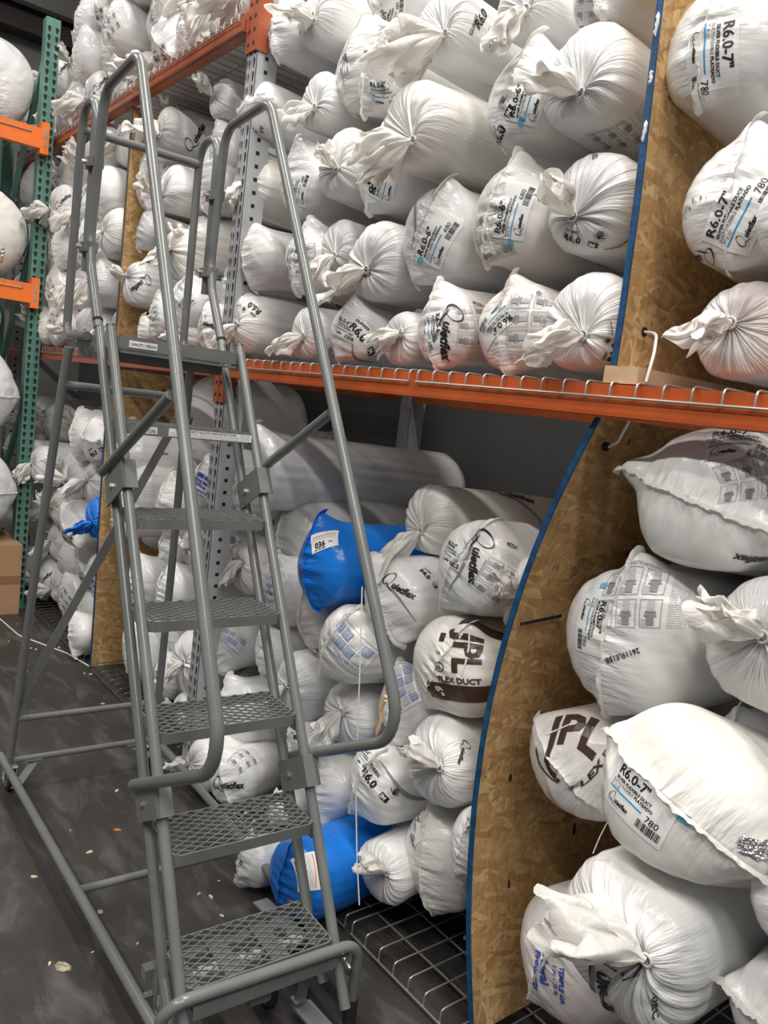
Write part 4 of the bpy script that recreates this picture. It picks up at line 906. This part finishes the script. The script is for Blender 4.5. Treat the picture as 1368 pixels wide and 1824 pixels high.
    (-3.814, 0.550, 1.383, 0.116, 'P', 'smooth white bag behind and above the long top bag of the lower pile', 'duct bags piled on the floor rack in the middle bay', dict(L=0.5, yaw=-10, pitch=-1.6, sz=1.02)),
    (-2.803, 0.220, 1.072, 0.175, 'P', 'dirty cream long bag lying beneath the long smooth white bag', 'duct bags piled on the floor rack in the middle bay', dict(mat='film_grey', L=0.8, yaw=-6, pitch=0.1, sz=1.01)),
    (-2.254, 0.000, 1.097, 0.149, 'P', 'bright blue bag with a white and orange label in the middle of the lower pile', 'bright blue duct bags', dict(mat='film_blue', spin=12, pr=[('LS', 0.11, 61.1, 36.0, 0.72)], L=0.45, name='blue_duct_bag', yaw=-4, pitch=-3.0, sz=1.02)),
    (-1.954, 0.200, 1.312, 0.127, 'K', 'long cream bag with a big knotted neck at the rear right of the lower pile', 'duct bags piled on the floor rack in the middle bay', dict(k=(0.36, -0.28), tail='d', ts=0.115, mat='film_warm', L=0.75, yaw=-8, pr=[('Q', 0.469, 80.4, 63.0, 0.8)], pitch=-3.3, sz=0.98)),
    (-1.584, 0.050, 1.240, 0.150, 'P', 'white bag with slanted black script logo and drawings leaning on the blue board edge', 'duct bags piled on the floor rack in the middle bay', dict(spin=-25, pr=[('L6', 0.04, 115.7, 354.0, 0.75), ('Q', 0.096, 25.7, 276.0, 0.72), ('INS', 0.156, 6.4, 72.0, 0.65), ('19226', 0.191, 41.8, 210.0, 1.0)], yaw=-8, pitch=-4.1, sz=0.97)),
    (-1.903, 0.050, 1.057, 0.139, 'P', 'white bag with a diagonal script logo directly right of the upper blue bag', 'duct bags piled on the floor rack in the middle bay', dict(spin=35, pr=[('Q', 0.107, 38.6, 345.0, 0.6), ('UM', 0.227, 41.8, 336.0, 0.55)], yaw=-1.0, pitch=2.5, sz=0.98)),
    (-1.391, 0.120, 1.184, 0.129, 'K', 'cream white knotted bag peeping from behind the lower board beside the drawings bag', 'duct bags piled on the floor rack in the middle bay', dict(k=(0, 0.1), tail='u', ts=0.082, mat='film_warm', sx=0.72, yaw=8, pitch=0, sz=0.97)),
    (-1.568, 0.020, 0.936, 0.165, 'P', 'white and dark brown bag with big three letter logo and FLEX DUCT print', 'duct bags piled on the floor rack in the middle bay', dict(spin=-20, pr=[('JPL', 0.122, 35.4, 12.0, 0.95)], mat='film_warm', L=0.45, sz=0.9, yaw=2.8, pitch=3.0)),
    (-2.064, 0.000, 0.857, 0.138, 'P', 'white bag with faded blue CLASS 1 FLEXIBLE AIR DUCT print below the blue bag', 'duct bags piled on the floor rack in the middle bay', dict(spin=-25, pr=[('C1', 0.083, 16.1, 333.0, 0.95)], mat='film_warm', yaw=-2.3, pitch=-3.9, sz=0.99)),
    (-2.395, 0.050, 0.577, 0.134, 'K', 'white bag with its knot at far left beside the right ladder stringer, lower pile', 'duct bags piled on the floor rack in the middle bay', dict(k=(0.01, 0.11), tail='d', ts=0.066, yaw=-2.7, pitch=2.3, sz=1.02)),
    (-1.831, 0.100, 0.717, 0.121, 'P', 'white bag with pale blue printed panel half under the brown logo bag', 'duct bags piled on the floor rack in the middle bay', dict(spin=10, pr=[('C1', 0.082, 70.7, 318.0, 0.7)], yaw=-2.8, pitch=-2.5, sz=1.02)),
    (-2.094, 0.080, 0.577, 0.122, 'K', 'small white bag with a neatly tied neck hanging left, under the CLASS 1 bag', 'duct bags piled on the floor rack in the middle bay', dict(k=(0.24, 0.28), tail='d', ts=0.09, yaw=2.7, pitch=2.3, sz=0.97)),
    (-1.556, 0.000, 0.671, 0.132, 'K', 'round knotted white bag beneath the brown logo bag, beside the board', 'duct bags piled on the floor rack in the middle bay', dict(k=(0.55, 0.16), tail='lu', ts=0.09, pr=[('Qs', 0.146, 32.1, 270.0, 0.6)], yaw=-3.4, pitch=-2.4, sz=1.02)),
    (-1.817, 0.000, 0.473, 0.126, 'P', 'white bag with bold R6.0 print and a black swoosh below the handrail end', 'duct bags piled on the floor rack in the middle bay', dict(spin=-20, pr=[('UM', 0.097, 32.1, 327.0, 0.9), ('L6', 0.093, 99.6, 357.0, 0.6), ('SW', 0.182, 12.9, 327.0, 1.0)], yaw=-1.7, pitch=-1.9, sz=0.98)),
    (-2.081, 0.040, 0.318, 0.107, 'P', 'plain white bag between the lower ladder bracket and the R6.0 swoosh bag', 'duct bags piled on the floor rack in the middle bay', dict(spin=20, yaw=0.0, pitch=-1.3, sz=1.03)),
    (-2.595, -0.044, 0.129, 0.115, 'P', 'white bag with a black script logo lying sideways behind the third step', 'duct bags piled on the floor rack in the middle bay', dict(yaw=25, spin=30, pr=[('Qs', 0.027, 22.5, 15.0, 1.1), ('INS', 0.143, 67.5, 63.0, 0.55)], pitch=-5.0, sz=1.03)),
    (-1.895, -0.200, 0.143, 0.131, 'P', 'large blue bag lying at the floor with an upright R6 SILVER label', 'bright blue duct bags', dict(mat='film_blue', spin=0, pr=[('LS', 0.128, 48.2, 303.0, 0.75)], L=0.55, name='blue_duct_bag', yaw=4, pitch=3.9, sz=0.98)),
    (-1.686, -0.020, 0.245, 0.103, 'K', 'white bag with tightly creased knot on the wire deck, right of the blue bag', 'duct bags piled on the floor rack in the middle bay', dict(k=(0.55, 0.5), tail='lu', ts=0.066, yaw=6.4, pitch=3.3, sz=0.96)),
    (-1.550, 0.060, 0.338, 0.148, 'P', 'white bag with upright label on the wire deck near the blue board edge', 'duct bags piled on the floor rack in the middle bay', dict(spin=10, pr=[('L6', 0.124, 135.0, 336.0, 0.85)], mat='film_warm', yaw=3.9, pitch=2.5, sz=1.01)),
    (-1.379, 0.020, 0.500, 0.107, 'P', 'white bag squeezed against the lower board just above the wire deck', 'duct bags piled on the floor rack in the middle bay', dict(spin=-10, pr=[('L6', 0.111, 77.1, 288.0, 0.6)], sx=0.62, yaw=8, pitch=0, sz=0.97)),
    (-2.123, -0.209, 0.103, 0.084, 'P', 'small white bag with green stencil lying on the floor left of the lower blue bag', 'duct bags piled on the floor rack in the middle bay', dict(spin=0, pr=[('06E', 0.028, 324.6, 315.0, 2.0)], L=0.3, yaw=-2.3, pitch=-4.4, sz=1.0)),
    (-2.821, 0.050, 0.305, 0.154, 'P', 'white bag seen through the third step grating, left of the right stringer', 'duct bags piled on the floor rack in the middle bay', dict(spin=20, yaw=-1.6, pitch=2.3, sz=0.94)),
    (-3.047, 0.080, 0.542, 0.126, 'P', 'white bag with pale blue print panel seen below the fourth step beside the grey post', 'duct bags piled on the floor rack in the middle bay', dict(spin=30, pr=[('C1', 0.123, 22.5, 336.0, 0.7)], yaw=5.8, pitch=1.2, sz=1.03)),
    (-2.659, 0.100, 0.867, 0.141, 'P', 'white bag with pale blue print crossed by the right stringers, left of the blue bag', 'duct bags piled on the floor rack in the middle bay', dict(spin=0, pr=[('C1', 0.038, 51.4, 294.0, 0.6)], yaw=5.8, pitch=3.1, sz=1.0)),
    (-3.045, 0.150, 0.883, 0.131, 'K', 'soft cream bag with a drooping neck under the fifth step, right of the grey post', 'duct bags piled on the floor rack in the middle bay', dict(k=(0.55, 0.39), tail='d', ts=0.082, mat='film_pink', yaw=-4.8, pitch=1.7, sz=0.96)),
    (-3.112, 0.200, 1.007, 0.135, 'K', 'cream bag with an orange stained neck under the long top bag, beside the right stringers', 'duct bags piled on the floor rack in the middle bay', dict(k=(0, -0.2), tail='d', ts=0.066, mat='film_warm', yaw=-1.4, pitch=1.0, sz=0.99)),
    (-2.386, 0.100, 0.842, 0.100, 'P', 'pinkish white bag showing below the bright blue bag', 'duct bags piled on the floor rack in the middle bay', dict(mat='film_pink', spin=20, yaw=-0.0, pitch=3.5, sz=1.0)),
    (-2.693, 0.120, 0.643, 0.121, 'P', 'plain white bag between the right stringers and the CLASS 1 bag', 'duct bags piled on the floor rack in the middle bay', dict(spin=0, yaw=-0.9, pitch=-2.7, sz=1.03)),
    (-2.897, 0.100, 0.235, 0.116, 'K', 'pale bag with stretched creases low behind the fourth step', 'duct bags piled on the floor rack in the middle bay', dict(k=(0.2, 0.3), tail='u', ts=0.074, yaw=0.7, pitch=2.0, sz=0.98)),
    (-2.772, -0.113, 0.122, 0.107, 'K', 'small white knotted bag at the foot of the grey post behind the ladder', 'duct bags piled on the floor rack in the middle bay', dict(k=(-0.3, 0.1), tail='l', ts=0.057, L=0.3, yaw=-2.6, pitch=-0.2, sz=1.02)),
    (-2.309, 0.060, 0.412, 0.057, 'P', 'white bag with shell emblem just above the lower right ladder bracket', 'duct bags piled on the floor rack in the middle bay', dict(spin=0, pr=[('UM', 0.075, 54.6, 42.0, 0.6)], yaw=-2.9, pitch=2.1, sz=1.03)),
    (-2.316, 0.020, 0.138, 0.064, 'P', 'white bag tucked between the second and third step behind the right stringers', 'duct bags piled on the floor rack in the middle bay', dict(spin=0, yaw=4.7, pitch=2.4, sz=0.94)),
    (-2.626, 0.030, -0.063, 0.047, 'P', 'white bag under the script logo bag, seen above the second step', 'duct bags piled on the floor rack in the middle bay', dict(spin=60, yaw=2.5, pitch=2.8, sz=0.94)),
    (-2.317, 0.200, 0.264, 0.065, 'K', 'white bag deep in the pile behind the handrail end', 'duct bags piled on the floor rack in the middle bay', dict(k=(0, 0), tail='u', ts=0.066, yaw=-1.7, pitch=-2.6, sz=0.99)),
    (-2.179, 0.250, 0.736, 0.065, 'P', 'white bag deep between the CLASS 1 bag and the brown logo bag', 'duct bags piled on the floor rack in the middle bay', dict(yaw=0.1, pitch=-0.7, sz=1.02)),
    (-1.835, 0.200, 0.275, 0.047, 'P', 'white bag deep behind the two bags on the wire deck', 'duct bags piled on the floor rack in the middle bay', dict(yaw=-5.0, pitch=-4.5, sz=0.95)),
    (-3.392, 0.750, 1.343, 0.133, 'P', 'dim white bag with red print at the very back of the lower bay', 'duct bags piled on the floor rack in the middle bay', dict(mat='film_grey', yaw=-20, L=0.3, pitch=-4.4, sz=1.04)),  # white bag in grey film: the dimness at the back is in its colour
    (-2.991, 0.100, 1.272, 0.168, 'P', 'white bag printed with grey lines hanging beside the grey post under the sixth step', 'duct bags piled on the floor rack in the middle bay', dict(pr=[('INS', 0.062, 167.1, 123.0, 0.8)], spin=0, L=0.4, ears=0, yaw=5.3, pitch=-4.2, sz=0.99)),
    (-3.998, 0.000, 2.878, 0.111, 'K', 'white bag with black script logo and raised neck under the upper orange beam', 'duct bags on the middle shelf behind the ladder', dict(k=(0.55, -0.5), tail='lu', ts=0.131, pr=[('Qs', 0.241, 0.0, 69.0, 1.3)], yaw=-1.2, pitch=-2.2, sz=0.98)),
    (-4.185, 0.020, 2.644, 0.151, 'P', 'white bag with drawn panels right beside the far chipboard, upper part of the shelf', 'duct bags on the middle shelf behind the ladder', dict(spin=20, pr=[('INS', 0.142, 28.9, 357.0, 0.6)], yaw=2.8, pitch=0.3, sz=0.98)),
    (-3.787, -0.030, 2.563, 0.121, 'K', 'knotted white bag with a tall pointed neck in front of the drawn panels bag', 'duct bags on the middle shelf behind the ladder', dict(k=(-0.11, -0.47), tail='u', ts=0.107, yaw=-2.7, pitch=-2.0, sz=0.95)),
    (-3.539, 0.050, 2.572, 0.147, 'P', 'plain white bag behind the inner guard rail near the grey post', 'duct bags on the middle shelf behind the ladder', dict(spin=10, yaw=1.7, pitch=1.4, sz=0.98)),
    (-4.150, 0.020, 2.405, 0.097, 'P', 'white bag touching the far chipboard halfway up the shelf', 'duct bags on the middle shelf behind the ladder', dict(spin=-20, yaw=-4.0, pitch=-3.4, sz=0.98)),
    (-3.731, 0.000, 2.257, 0.139, 'K', 'white bag with grey print block beside the left stringer top, middle of the shelf', 'duct bags on the middle shelf behind the ladder', dict(k=(0.1, 0.1), tail='r', ts=0.09, pr=[('INS', 0.024, 270.0, 351.0, 0.5)], mat='film_warm', yaw=2.3, pitch=2.0, sz=0.98)),
    (-3.651, 0.060, 2.308, 0.137, 'K', 'cream coloured long bag sloping behind the right clamp', 'duct bags on the middle shelf behind the ladder', dict(k=(0, 0.1), tail='u', ts=0.066, mat='film_warm', yaw=-14, pitch=0.6, sz=0.98)),
    (-4.196, -0.020, 2.133, 0.120, 'K', 'small white bag with black script logo jutting out by the far chipboard', 'duct bags on the middle shelf behind the ladder', dict(k=(-0.2, 0.3), tail='lu', ts=0.066, pr=[('Qs', 0.12, 350.4, 222.0, 1.1)], yaw=-0.5, pitch=-0.5, sz=1.01)),
    (-3.590, 0.000, 2.017, 0.135, 'P', 'white bag with small tilted label just above the ladder platform', 'duct bags on the middle shelf behind the ladder', dict(spin=-30, pr=[('L6', 0.091, 0.0, 48.0, 0.6)], yaw=0.0, pitch=1.2, sz=0.99)),
    (-4.027, 0.020, 1.893, 0.072, 'P', 'small white bag resting on the beam at the foot of the far chipboard', 'duct bags on the middle shelf behind the ladder', dict(spin=0, yaw=-2.1, pitch=-0.2, sz=1.01)),
    (-3.835, 0.000, 1.959, 0.105, 'P', 'white bag showing grey text lines directly behind the CAPACITY label of the ladder', 'duct bags on the middle shelf behind the ladder', dict(spin=0, pr=[('INS', 0.032, 9.6, 312.0, 0.4)], yaw=-4.1, pitch=-1.2, sz=0.98)),
    (-3.588, 0.020, 1.882, 0.106, 'K', 'white bag with a dark knotted tie behind the platform', 'duct bags on the middle shelf behind the ladder', dict(k=(0.2, 0.1), tail='r', ts=0.057, yaw=5.6, pitch=3.4, sz=0.98)),
    (-3.244, 0.000, 1.901, 0.119, 'P', 'white bag with faint script logo left of the large knotted bag over the beam', 'duct bags on the middle shelf behind the ladder', dict(spin=20, pr=[('Qs', 0.044, 35.4, 342.0, 0.9)], yaw=5.8, pitch=2.1, sz=0.97)),
    (-3.483, 0.050, 2.924, 0.088, 'K', 'knotted white bag high up beside the grey post, under the wire deck', 'duct bags on the middle shelf behind the ladder', dict(k=(-0.1, 0), tail='u', ts=0.082, yaw=0.6, pitch=-3.9, sz=1.02)),
    (-3.486, 0.080, 2.710, 0.109, 'P', 'white bag seen just left of the grey post, upper shelf area', 'duct bags on the middle shelf behind the ladder', dict(yaw=2.9, pitch=3.0, sz=1.02)),
    (-4.324, 0.250, 3.036, 0.074, 'K', 'white bag deep behind the two raised necks under the wire deck', 'duct bags on the middle shelf behind the ladder', dict(k=(0, 0.2), tail='u', ts=0.098, yaw=3.0, pitch=1.6, sz=1.0)),
    (-3.249, 0.080, 2.091, 0.089, 'P', 'white bag just left of the grey post above the large knotted bag', 'duct bags on the middle shelf behind the ladder', dict(yaw=-3.8, pitch=0.3, sz=0.94)),
    (-3.890, 0.250, 1.464, 0.255, 'P', 'tall white bag with a royal blue mark leaning beside the grey post under the beam', 'duct bags on the floor rack behind the ladder', dict(spin=80, pr=[('RM', 0.086, 334.3, 264.0, 0.9)], L=0.4, mat='film_pink', yaw=-3.3, pitch=2.0, sz=0.94)),
    (-4.158, 0.000, 1.248, 0.158, 'P', 'large smooth white bag behind the sixth step with a faint grey code', 'duct bags on the floor rack behind the ladder', dict(spin=5, L=0.5, pr=[('10926', 0.318, 16.1, 24.0, 1.0)], yaw=-3.9, pitch=-4.1, sz=1.03)),
    (-4.065, 0.020, 1.077, 0.152, 'K', 'white bag with creases spreading from a central knot behind the left bracket', 'duct bags on the floor rack behind the ladder', dict(k=(0.55, 0.35), tail='u', ts=0.049, yaw=-2.9, pitch=-4.8, sz=1.02)),
    (-4.085, -0.020, 0.928, 0.133, 'P', 'white bag with dark instruction drawings just above the fifth step', 'duct bags on the floor rack behind the ladder', dict(spin=-20, pr=[('INS', 0.192, 25.7, 9.0, 0.75)], yaw=-3.5, pitch=2.6, sz=1.01)),
    (-3.522, 0.000, 1.058, 0.159, 'P', 'pinkish white bulging bag seen between rear leg and left handrail', 'duct bags on the floor rack behind the ladder', dict(mat='film_pink', yaw=5.0, pitch=3.6, sz=1.0)),
    (-3.237, 0.030, 1.232, 0.118, 'P', 'white bag with royal blue Products print against the grey post', 'duct bags on the floor rack behind the ladder', dict(spin=0, pr=[('RM', 0.071, 28.9, 345.0, 0.8)], yaw=4.6, pitch=-4.7, sz=1.02)),
    (-3.553, 0.030, 0.860, 0.098, 'P', 'white bag with jagged seam directly below the fifth step', 'duct bags on the floor rack behind the ladder', dict(spin=0, yaw=1.1, pitch=1.4, sz=0.95)),
    (-3.345, 0.050, 0.908, 0.101, 'K', 'white bag just left of the grey post below the fifth step', 'duct bags on the floor rack behind the ladder', dict(k=(0, 0), tail='u', ts=0.049, yaw=4.0, pitch=3.4, sz=0.95)),
    (-3.866, 0.020, 0.613, 0.134, 'P', 'white bag with faded blue print above the fourth step beside the far chipboard', 'duct bags on the floor rack behind the ladder', dict(spin=20, pr=[('C1', 0.072, 334.3, 39.0, 0.6)], yaw=-1.1, pitch=0.1, sz=1.02)),
    (-3.468, 0.000, 0.679, 0.130, 'P', 'bright white bag above the fourth step crossed by the rear ladder leg', 'duct bags on the floor rack behind the ladder', dict(spin=0, L=0.4, yaw=-2.1, pitch=-3.4, sz=0.96)),
    (-3.806, 0.000, 0.274, 0.189, 'P', 'tall plain white bag at the foot of the far chipboard on the wire deck', 'duct bags on the floor rack behind the ladder', dict(spin=0, yaw=2.4, pitch=1.8, sz=0.98)),
    (-3.449, 0.020, 0.251, 0.114, 'P', 'white bag printed TEMPLE GA in small blue letters low by the grey post', 'duct bags on the floor rack behind the ladder', dict(spin=0, pr=[('TG', 0.065, 51.4, 312.0, 0.5)], yaw=-0.6, pitch=-1.4, sz=0.98)),
    (-3.223, 0.000, 0.402, 0.163, 'K', 'white bag with a tied neck hanging in front of the grey post foot', 'duct bags on the floor rack behind the ladder', dict(k=(0.38, 0.17), tail='d', ts=0.066, yaw=0.0, pitch=-4.3, sz=0.99)),
    (-3.506, 0.060, 0.423, 0.075, 'P', 'white bag with dark barcode block right under the fourth step', 'duct bags on the floor rack behind the ladder', dict(yaw=6.7, pitch=-1.3, sz=1.01)),
    (-3.155, -0.020, 0.199, 0.082, 'K', 'small white bag end on the wire deck left of the post foot', 'duct bags on the floor rack behind the ladder', dict(k=(0, 0.2), tail='u', ts=0.049, L=0.3, yaw=-3.1, pitch=1.2, sz=1.02)),
    (-3.799, 0.100, 0.334, 0.135, 'P', 'white bag deep behind the left stringers under the fourth step', 'duct bags on the floor rack behind the ladder', dict(yaw=3.1, pitch=-0.3, sz=0.99)),
    (-4.464, -0.040, 0.835, 0.134, 'K', 'small bright blue knotted bag sticking out left of the far chipboard', 'bright blue duct bags', dict(k=(0.55, -0.06), tail='l', ts=0.09, mat='film_blue', L=0.35, name='blue_duct_bag', sx=0.68, yaw=7, pitch=3.1, sz=0.95)),
    (-4.522, -0.060, 0.133, 0.109, 'P', 'white bag corner drooping to the floor at the foot of the far chipboard', 'duct bags on the floor rack behind the ladder', dict(ears=1.5, spin=20, L=0.15, yaw=-3.8, pitch=1.7, sz=1.03)),
]
CHIPS = [(-5.239, -0.175, 0.006), (-4.752, -0.212, 0.01), (-4.724, -0.191, 0.014), (-4.754, -0.11, 0.006), (-4.769, -0.086, 0.01), (-4.718, -0.062, 0.014), (-4.606, -0.147, 0.006), (-4.908, -0.3, 0.01), (-3.81, -0.104, 0.014), (-4.101, -0.009, 0.006), (-4.254, -0.057, 0.01), (-4.234, -0.027, 0.014), (-2.722, -0.586, 0.006), (-2.935, -0.242, 0.01), (-2.933, -0.341, 0.014), (-2.205, -0.246, 0.006), (-2.171, -0.336, 0.01), (-2.139, -0.307, 0.014), (-2.062, -0.718, 0.006), (-2.074, -0.835, 0.01), (-2.5, -0.769, 0.014), (-2.036, -0.595, 0.006), (-2.036, -0.319, 0.01), (-2.56, -0.567, 0.014)]
LEAF = (-2.654, -0.437)
DEB = (-2.046, -0.807)
DEB2 = (-2.229, -0.642)
STRAP = [(-1.775, -0.12, 1.141), (-1.749, -0.12, 0.971), (-1.718, -0.12, 0.76), (-1.684, -0.12, 0.533), (-1.64, -0.12, 0.345), (-1.607, -0.12, 0.237)]
TWINE = [(-1.63, -0.1, 0.859), (-1.649, -0.1, 0.822), (-1.638, -0.1, 0.797), (-1.65, -0.1, 0.75)]
STRING = [(-0.863, -0.12, 0.88), (-0.876, -0.12, 0.836), (-0.885, -0.12, 0.796)]

# ================================================================ duct bags, one by one
for i, (x, y, z, R, kind, label, g, kw) in enumerate(BAGS):
    make_bag((x, y, z), R, kind=kind, seed=100+i*7, label=label, group=g, **kw)

# ---- the farther stacks: six bags built once, then copied with their parts
def copy_tree(o, parent=None):
    c = o.copy(); col.objects.link(c)
    if parent: c.parent = parent
    for ch in list(o.children): copy_tree(ch, c)
    return c
RF = .138
protos = [
    dict(kind='K', k=(-.2, .1), tail='d', ts=.10), dict(kind='P', spin=-10, pr=[('L6', .07, 175, -85, .8)]),
    dict(kind='K', k=(-.1, -.2), tail='l', ts=.12, pr=[('Qs', .13, 30, 70, 1.)]), dict(kind='P', spin=20, pr=[('INS', .06, 30, 60, .7)]),
    dict(kind='K', k=(-.3, 0), tail='u', ts=.10, mat='film_warm'), dict(kind='P', spin=70, pr=[('UM', .08, -40, 10, .8)])]
PR = []
def far_bag(j, loc, s, rz, ry, label, group):
    global PR
    if j >= len(PR):
        o = make_bag((0, 0, 0), RF, L=.42, seed=900+j, hi=False, name='duct_bag', label=label, group=group, **protos[j]); PR.append(o)
    else: o = copy_tree(PR[j])
    o.location = loc; o.scale = (s, s, s); o.rotation_euler = (0, ry, rz); tag(o, label, 'bag', group); return o
rg = random.Random(11)
ORD = ['bottom', 'second', 'third', 'fourth', 'fifth', 'sixth']
COL_ = ['next to', 'second left of', 'third left of', 'fourth left of', 'fifth left of', 'sixth left of', 'seventh left of', 'eighth left of']
cnt = 0
def nextj():
    global cnt
    cnt += 1
    return cnt-1 if cnt <= 6 else rg.randrange(6)
KN = ['knotted', 'seamed', 'logo printed knotted', 'instruction printed', 'cream necked', 'emblem printed']
for r in range(5):
    for c_ in range(7):
        j = nextj(); s = rg.uniform(.93, 1.05)
        far_bag(j, (-4.52-.285*c_-(.12 if r % 2 else 0)+rg.uniform(-.03, .03), -.03+rg.uniform(-.05, .09), 1.785+.135+.246*r+rg.uniform(-.008, .008)), s, rg.uniform(-.15, .15), rg.uniform(-.5, .5),
                '%s bag, far middle shelf, %s row up, %s the far chipboard' % (KN[j], ORD[r], COL_[c_]), 'duct bags on the far middle shelf')
for r in range(5):
    for c_ in range(7):
        if (r, c_) == (0, 0): continue
        j = nextj(); s = rg.uniform(.96, 1.12)
        far_bag(j, (-4.53-.29*c_-(.12 if r % 2 else 0)+rg.uniform(-.04, .04), .0+rg.uniform(-.07, .10)+(.15 if r > 3 and c_ > 1 else 0), .06+.14+.268*r+rg.uniform(-.01, .01)), s, rg.uniform(-.2, .2), rg.uniform(-.5, .5),
                '%s bag, far lower pile, %s row up, %s the far chipboard' % (KN[j], ORD[r], COL_[c_]), 'duct bags in the far lower pile')
for r in range(4):
    for c_ in range(12):
        if (r == 3 and c_ > 7) or (r == 2 and c_ > 9): continue
        j = nextj(); s = rg.uniform(.95, 1.12)
        far_bag(j, (-3.22-.285*c_-(.13 if r % 2 else 0)+rg.uniform(-.04, .04), .02+rg.uniform(-.06, .10), 3.155+.14+.262*r+rg.uniform(-.01, .01)), s, rg.uniform(-.25, .25), rg.uniform(-.6, .6),
                '%s bag, top shelf, %s row up, %s left of the bracket' % (KN[j], ORD[r], ['one', 'two', 'three', 'four', 'five', 'six', 'seven', 'eight', 'nine', 'ten', 'eleven', 'twelve'][c_]), 'duct bags on the top shelf')
# ---- big bags in the green rack
GB = [((-5.75, -.375, 3.40), .27, 'P', 'huge plain white bag on the upper orange beam of the green rack', 10, [], 'film'),
      ((-5.62, -.408, 2.46), .29, 'P', 'big white bag with black band and crinkled foil end on the lower orange beam', 0, [('FOIL', .13, 200, 0, 2.6), ('FOIL', .16, -70, 0, 2.), ], 'film_warm'),
      ((-5.45, -.483, 1.440), .31, 'P', 'big smooth white bag at the left edge, upper one of two above the cardboard box', 90, [], 'film'),
      ((-5.42, -.487, .815), .325, 'P', 'big smooth white bag resting on the cardboard box at the left edge', 90, [], 'film'),
      ((-5.75, -.40, 1.92), .155, 'P', 'shaded white bag with dark letters below the lower beam of the green rack', 0, [('JPLs', .08, 0, 0, 1.)], 'film_grey')]  # white bag given grey film, so the shade under the beam is painted in
for i, (loc, R, kind, label, spin, pr, mt) in enumerate(GB):
    o = make_bag(loc, R, L=.5, kind=kind, seed=500+i, yaw=90, spin=spin, pr=pr, mat=mt, label=label, group='big bags in the green rack', ears=.4, crease=.5)
    if i == 1:
        B_ = bag_surface(R, .5, R*.55, kind, 501, 0, 0, 0, 1, 1, 66, 112, .4, .5); t = np.linspace(-.4, PI*.95, 60)
        a0 = sample(B_, np.full(60, .30), t, np.full(60, .003)); a1 = sample(B_, np.full(60, .345), t, np.full(60, .003)); m = MB(); m.add(np.concatenate([a0, a1]).tolist(), [(i_, i_+1, 61+i_, 60+i_) for i_ in range(59)]); m.build('black_band', M['black'], o)

# ================================================================ small things
m = MB(); m.tube(STRAP, .0022, 6)
tag(m.build('packing_strap', M['tie']), 'long thin white strap hanging down the front of the lower pile', 'strap')
m = MB(); m.tube(TWINE, .006, 8); m.tube([(x+.006, y-.006, z-.01) for x, y, z in TWINE], .004, 6)
tag(m.build('frayed_twine', M['pine']), 'short frayed brown twine behind the bend of the right handrail', 'twine')
m = MB(); m.tube(STRING, .0012, 6)
tag(m.build('thin_string', M['tie']), 'thin white string hanging below the big bulging bag with the R6.0-7 label', 'string')
m = MB(); m.tube(fillet([(-5.4, -.25, .004), (-5.0, -.22, .004), (-4.6, -.05, .004), (-4.35, .0, .004)], .2), .004, 6)
tag(m.build('loose_cord', M['tie']), 'white cord lying on the floor left of the far chipboard', 'cord')
def chip(x, y, s, a, label, mat='chip', cat='wood chip', group='pale wood chips on the floor', name='wood_chip', el=.5):
    m = MB(); n = 7; rr = random.Random(int(x*1000)); pts = [(s*math.cos(t)*rr.uniform(.7, 1.1), s*el*math.sin(t)*rr.uniform(.7, 1.1)) for t in np.linspace(0, 2*PI, n, endpoint=False)]
    m.add([(p, q, .001) for p, q in pts]+[(p*.8, q*.8, .004) for p, q in pts], [tuple(range(n))[::-1], tuple(range(n, 2*n))]+[(i, (i+1) % n, n+(i+1) % n, n+i) for i in range(n)])
    o = m.build(name, M[mat], smooth=False, loc=(x, y, 0)); o.rotation_euler.z = a; tag(o, label, cat, group); return o
for i, (x, y, s) in enumerate(CHIPS):
    chip(x, y, s, i*1.3, 'small pale wood chip lying on the dark floor around the ladder base')
chip(LEAF[0], LEAF[1], .017, 1.0, 'small orange leaf on the dark floor left of the ladder', 'leaf', 'leaf', None, 'dry_leaf', .35)
chip(DEB[0], DEB[1], .028, .5, 'crumbled pale debris patch on the floor left of the base rail', 'crumb', 'debris', None, 'debris_patch', .7)
chip(DEB2[0], DEB2[1], .013, .8, 'round tan crumb on the floor inside the ladder base', 'crumb', 'debris', None, 'debris_patch', .8)
m = MB(); m.tube(fillet([(-1.52, .25, .062), (-1.48, .27, .065), (-1.45, .25, .062), (-1.43, .21, .062)], .03), .008, 6)
tag(m.build('plastic_scrap', M['sky']), 'small curved light blue plastic scrap on the white wire deck', 'scrap')
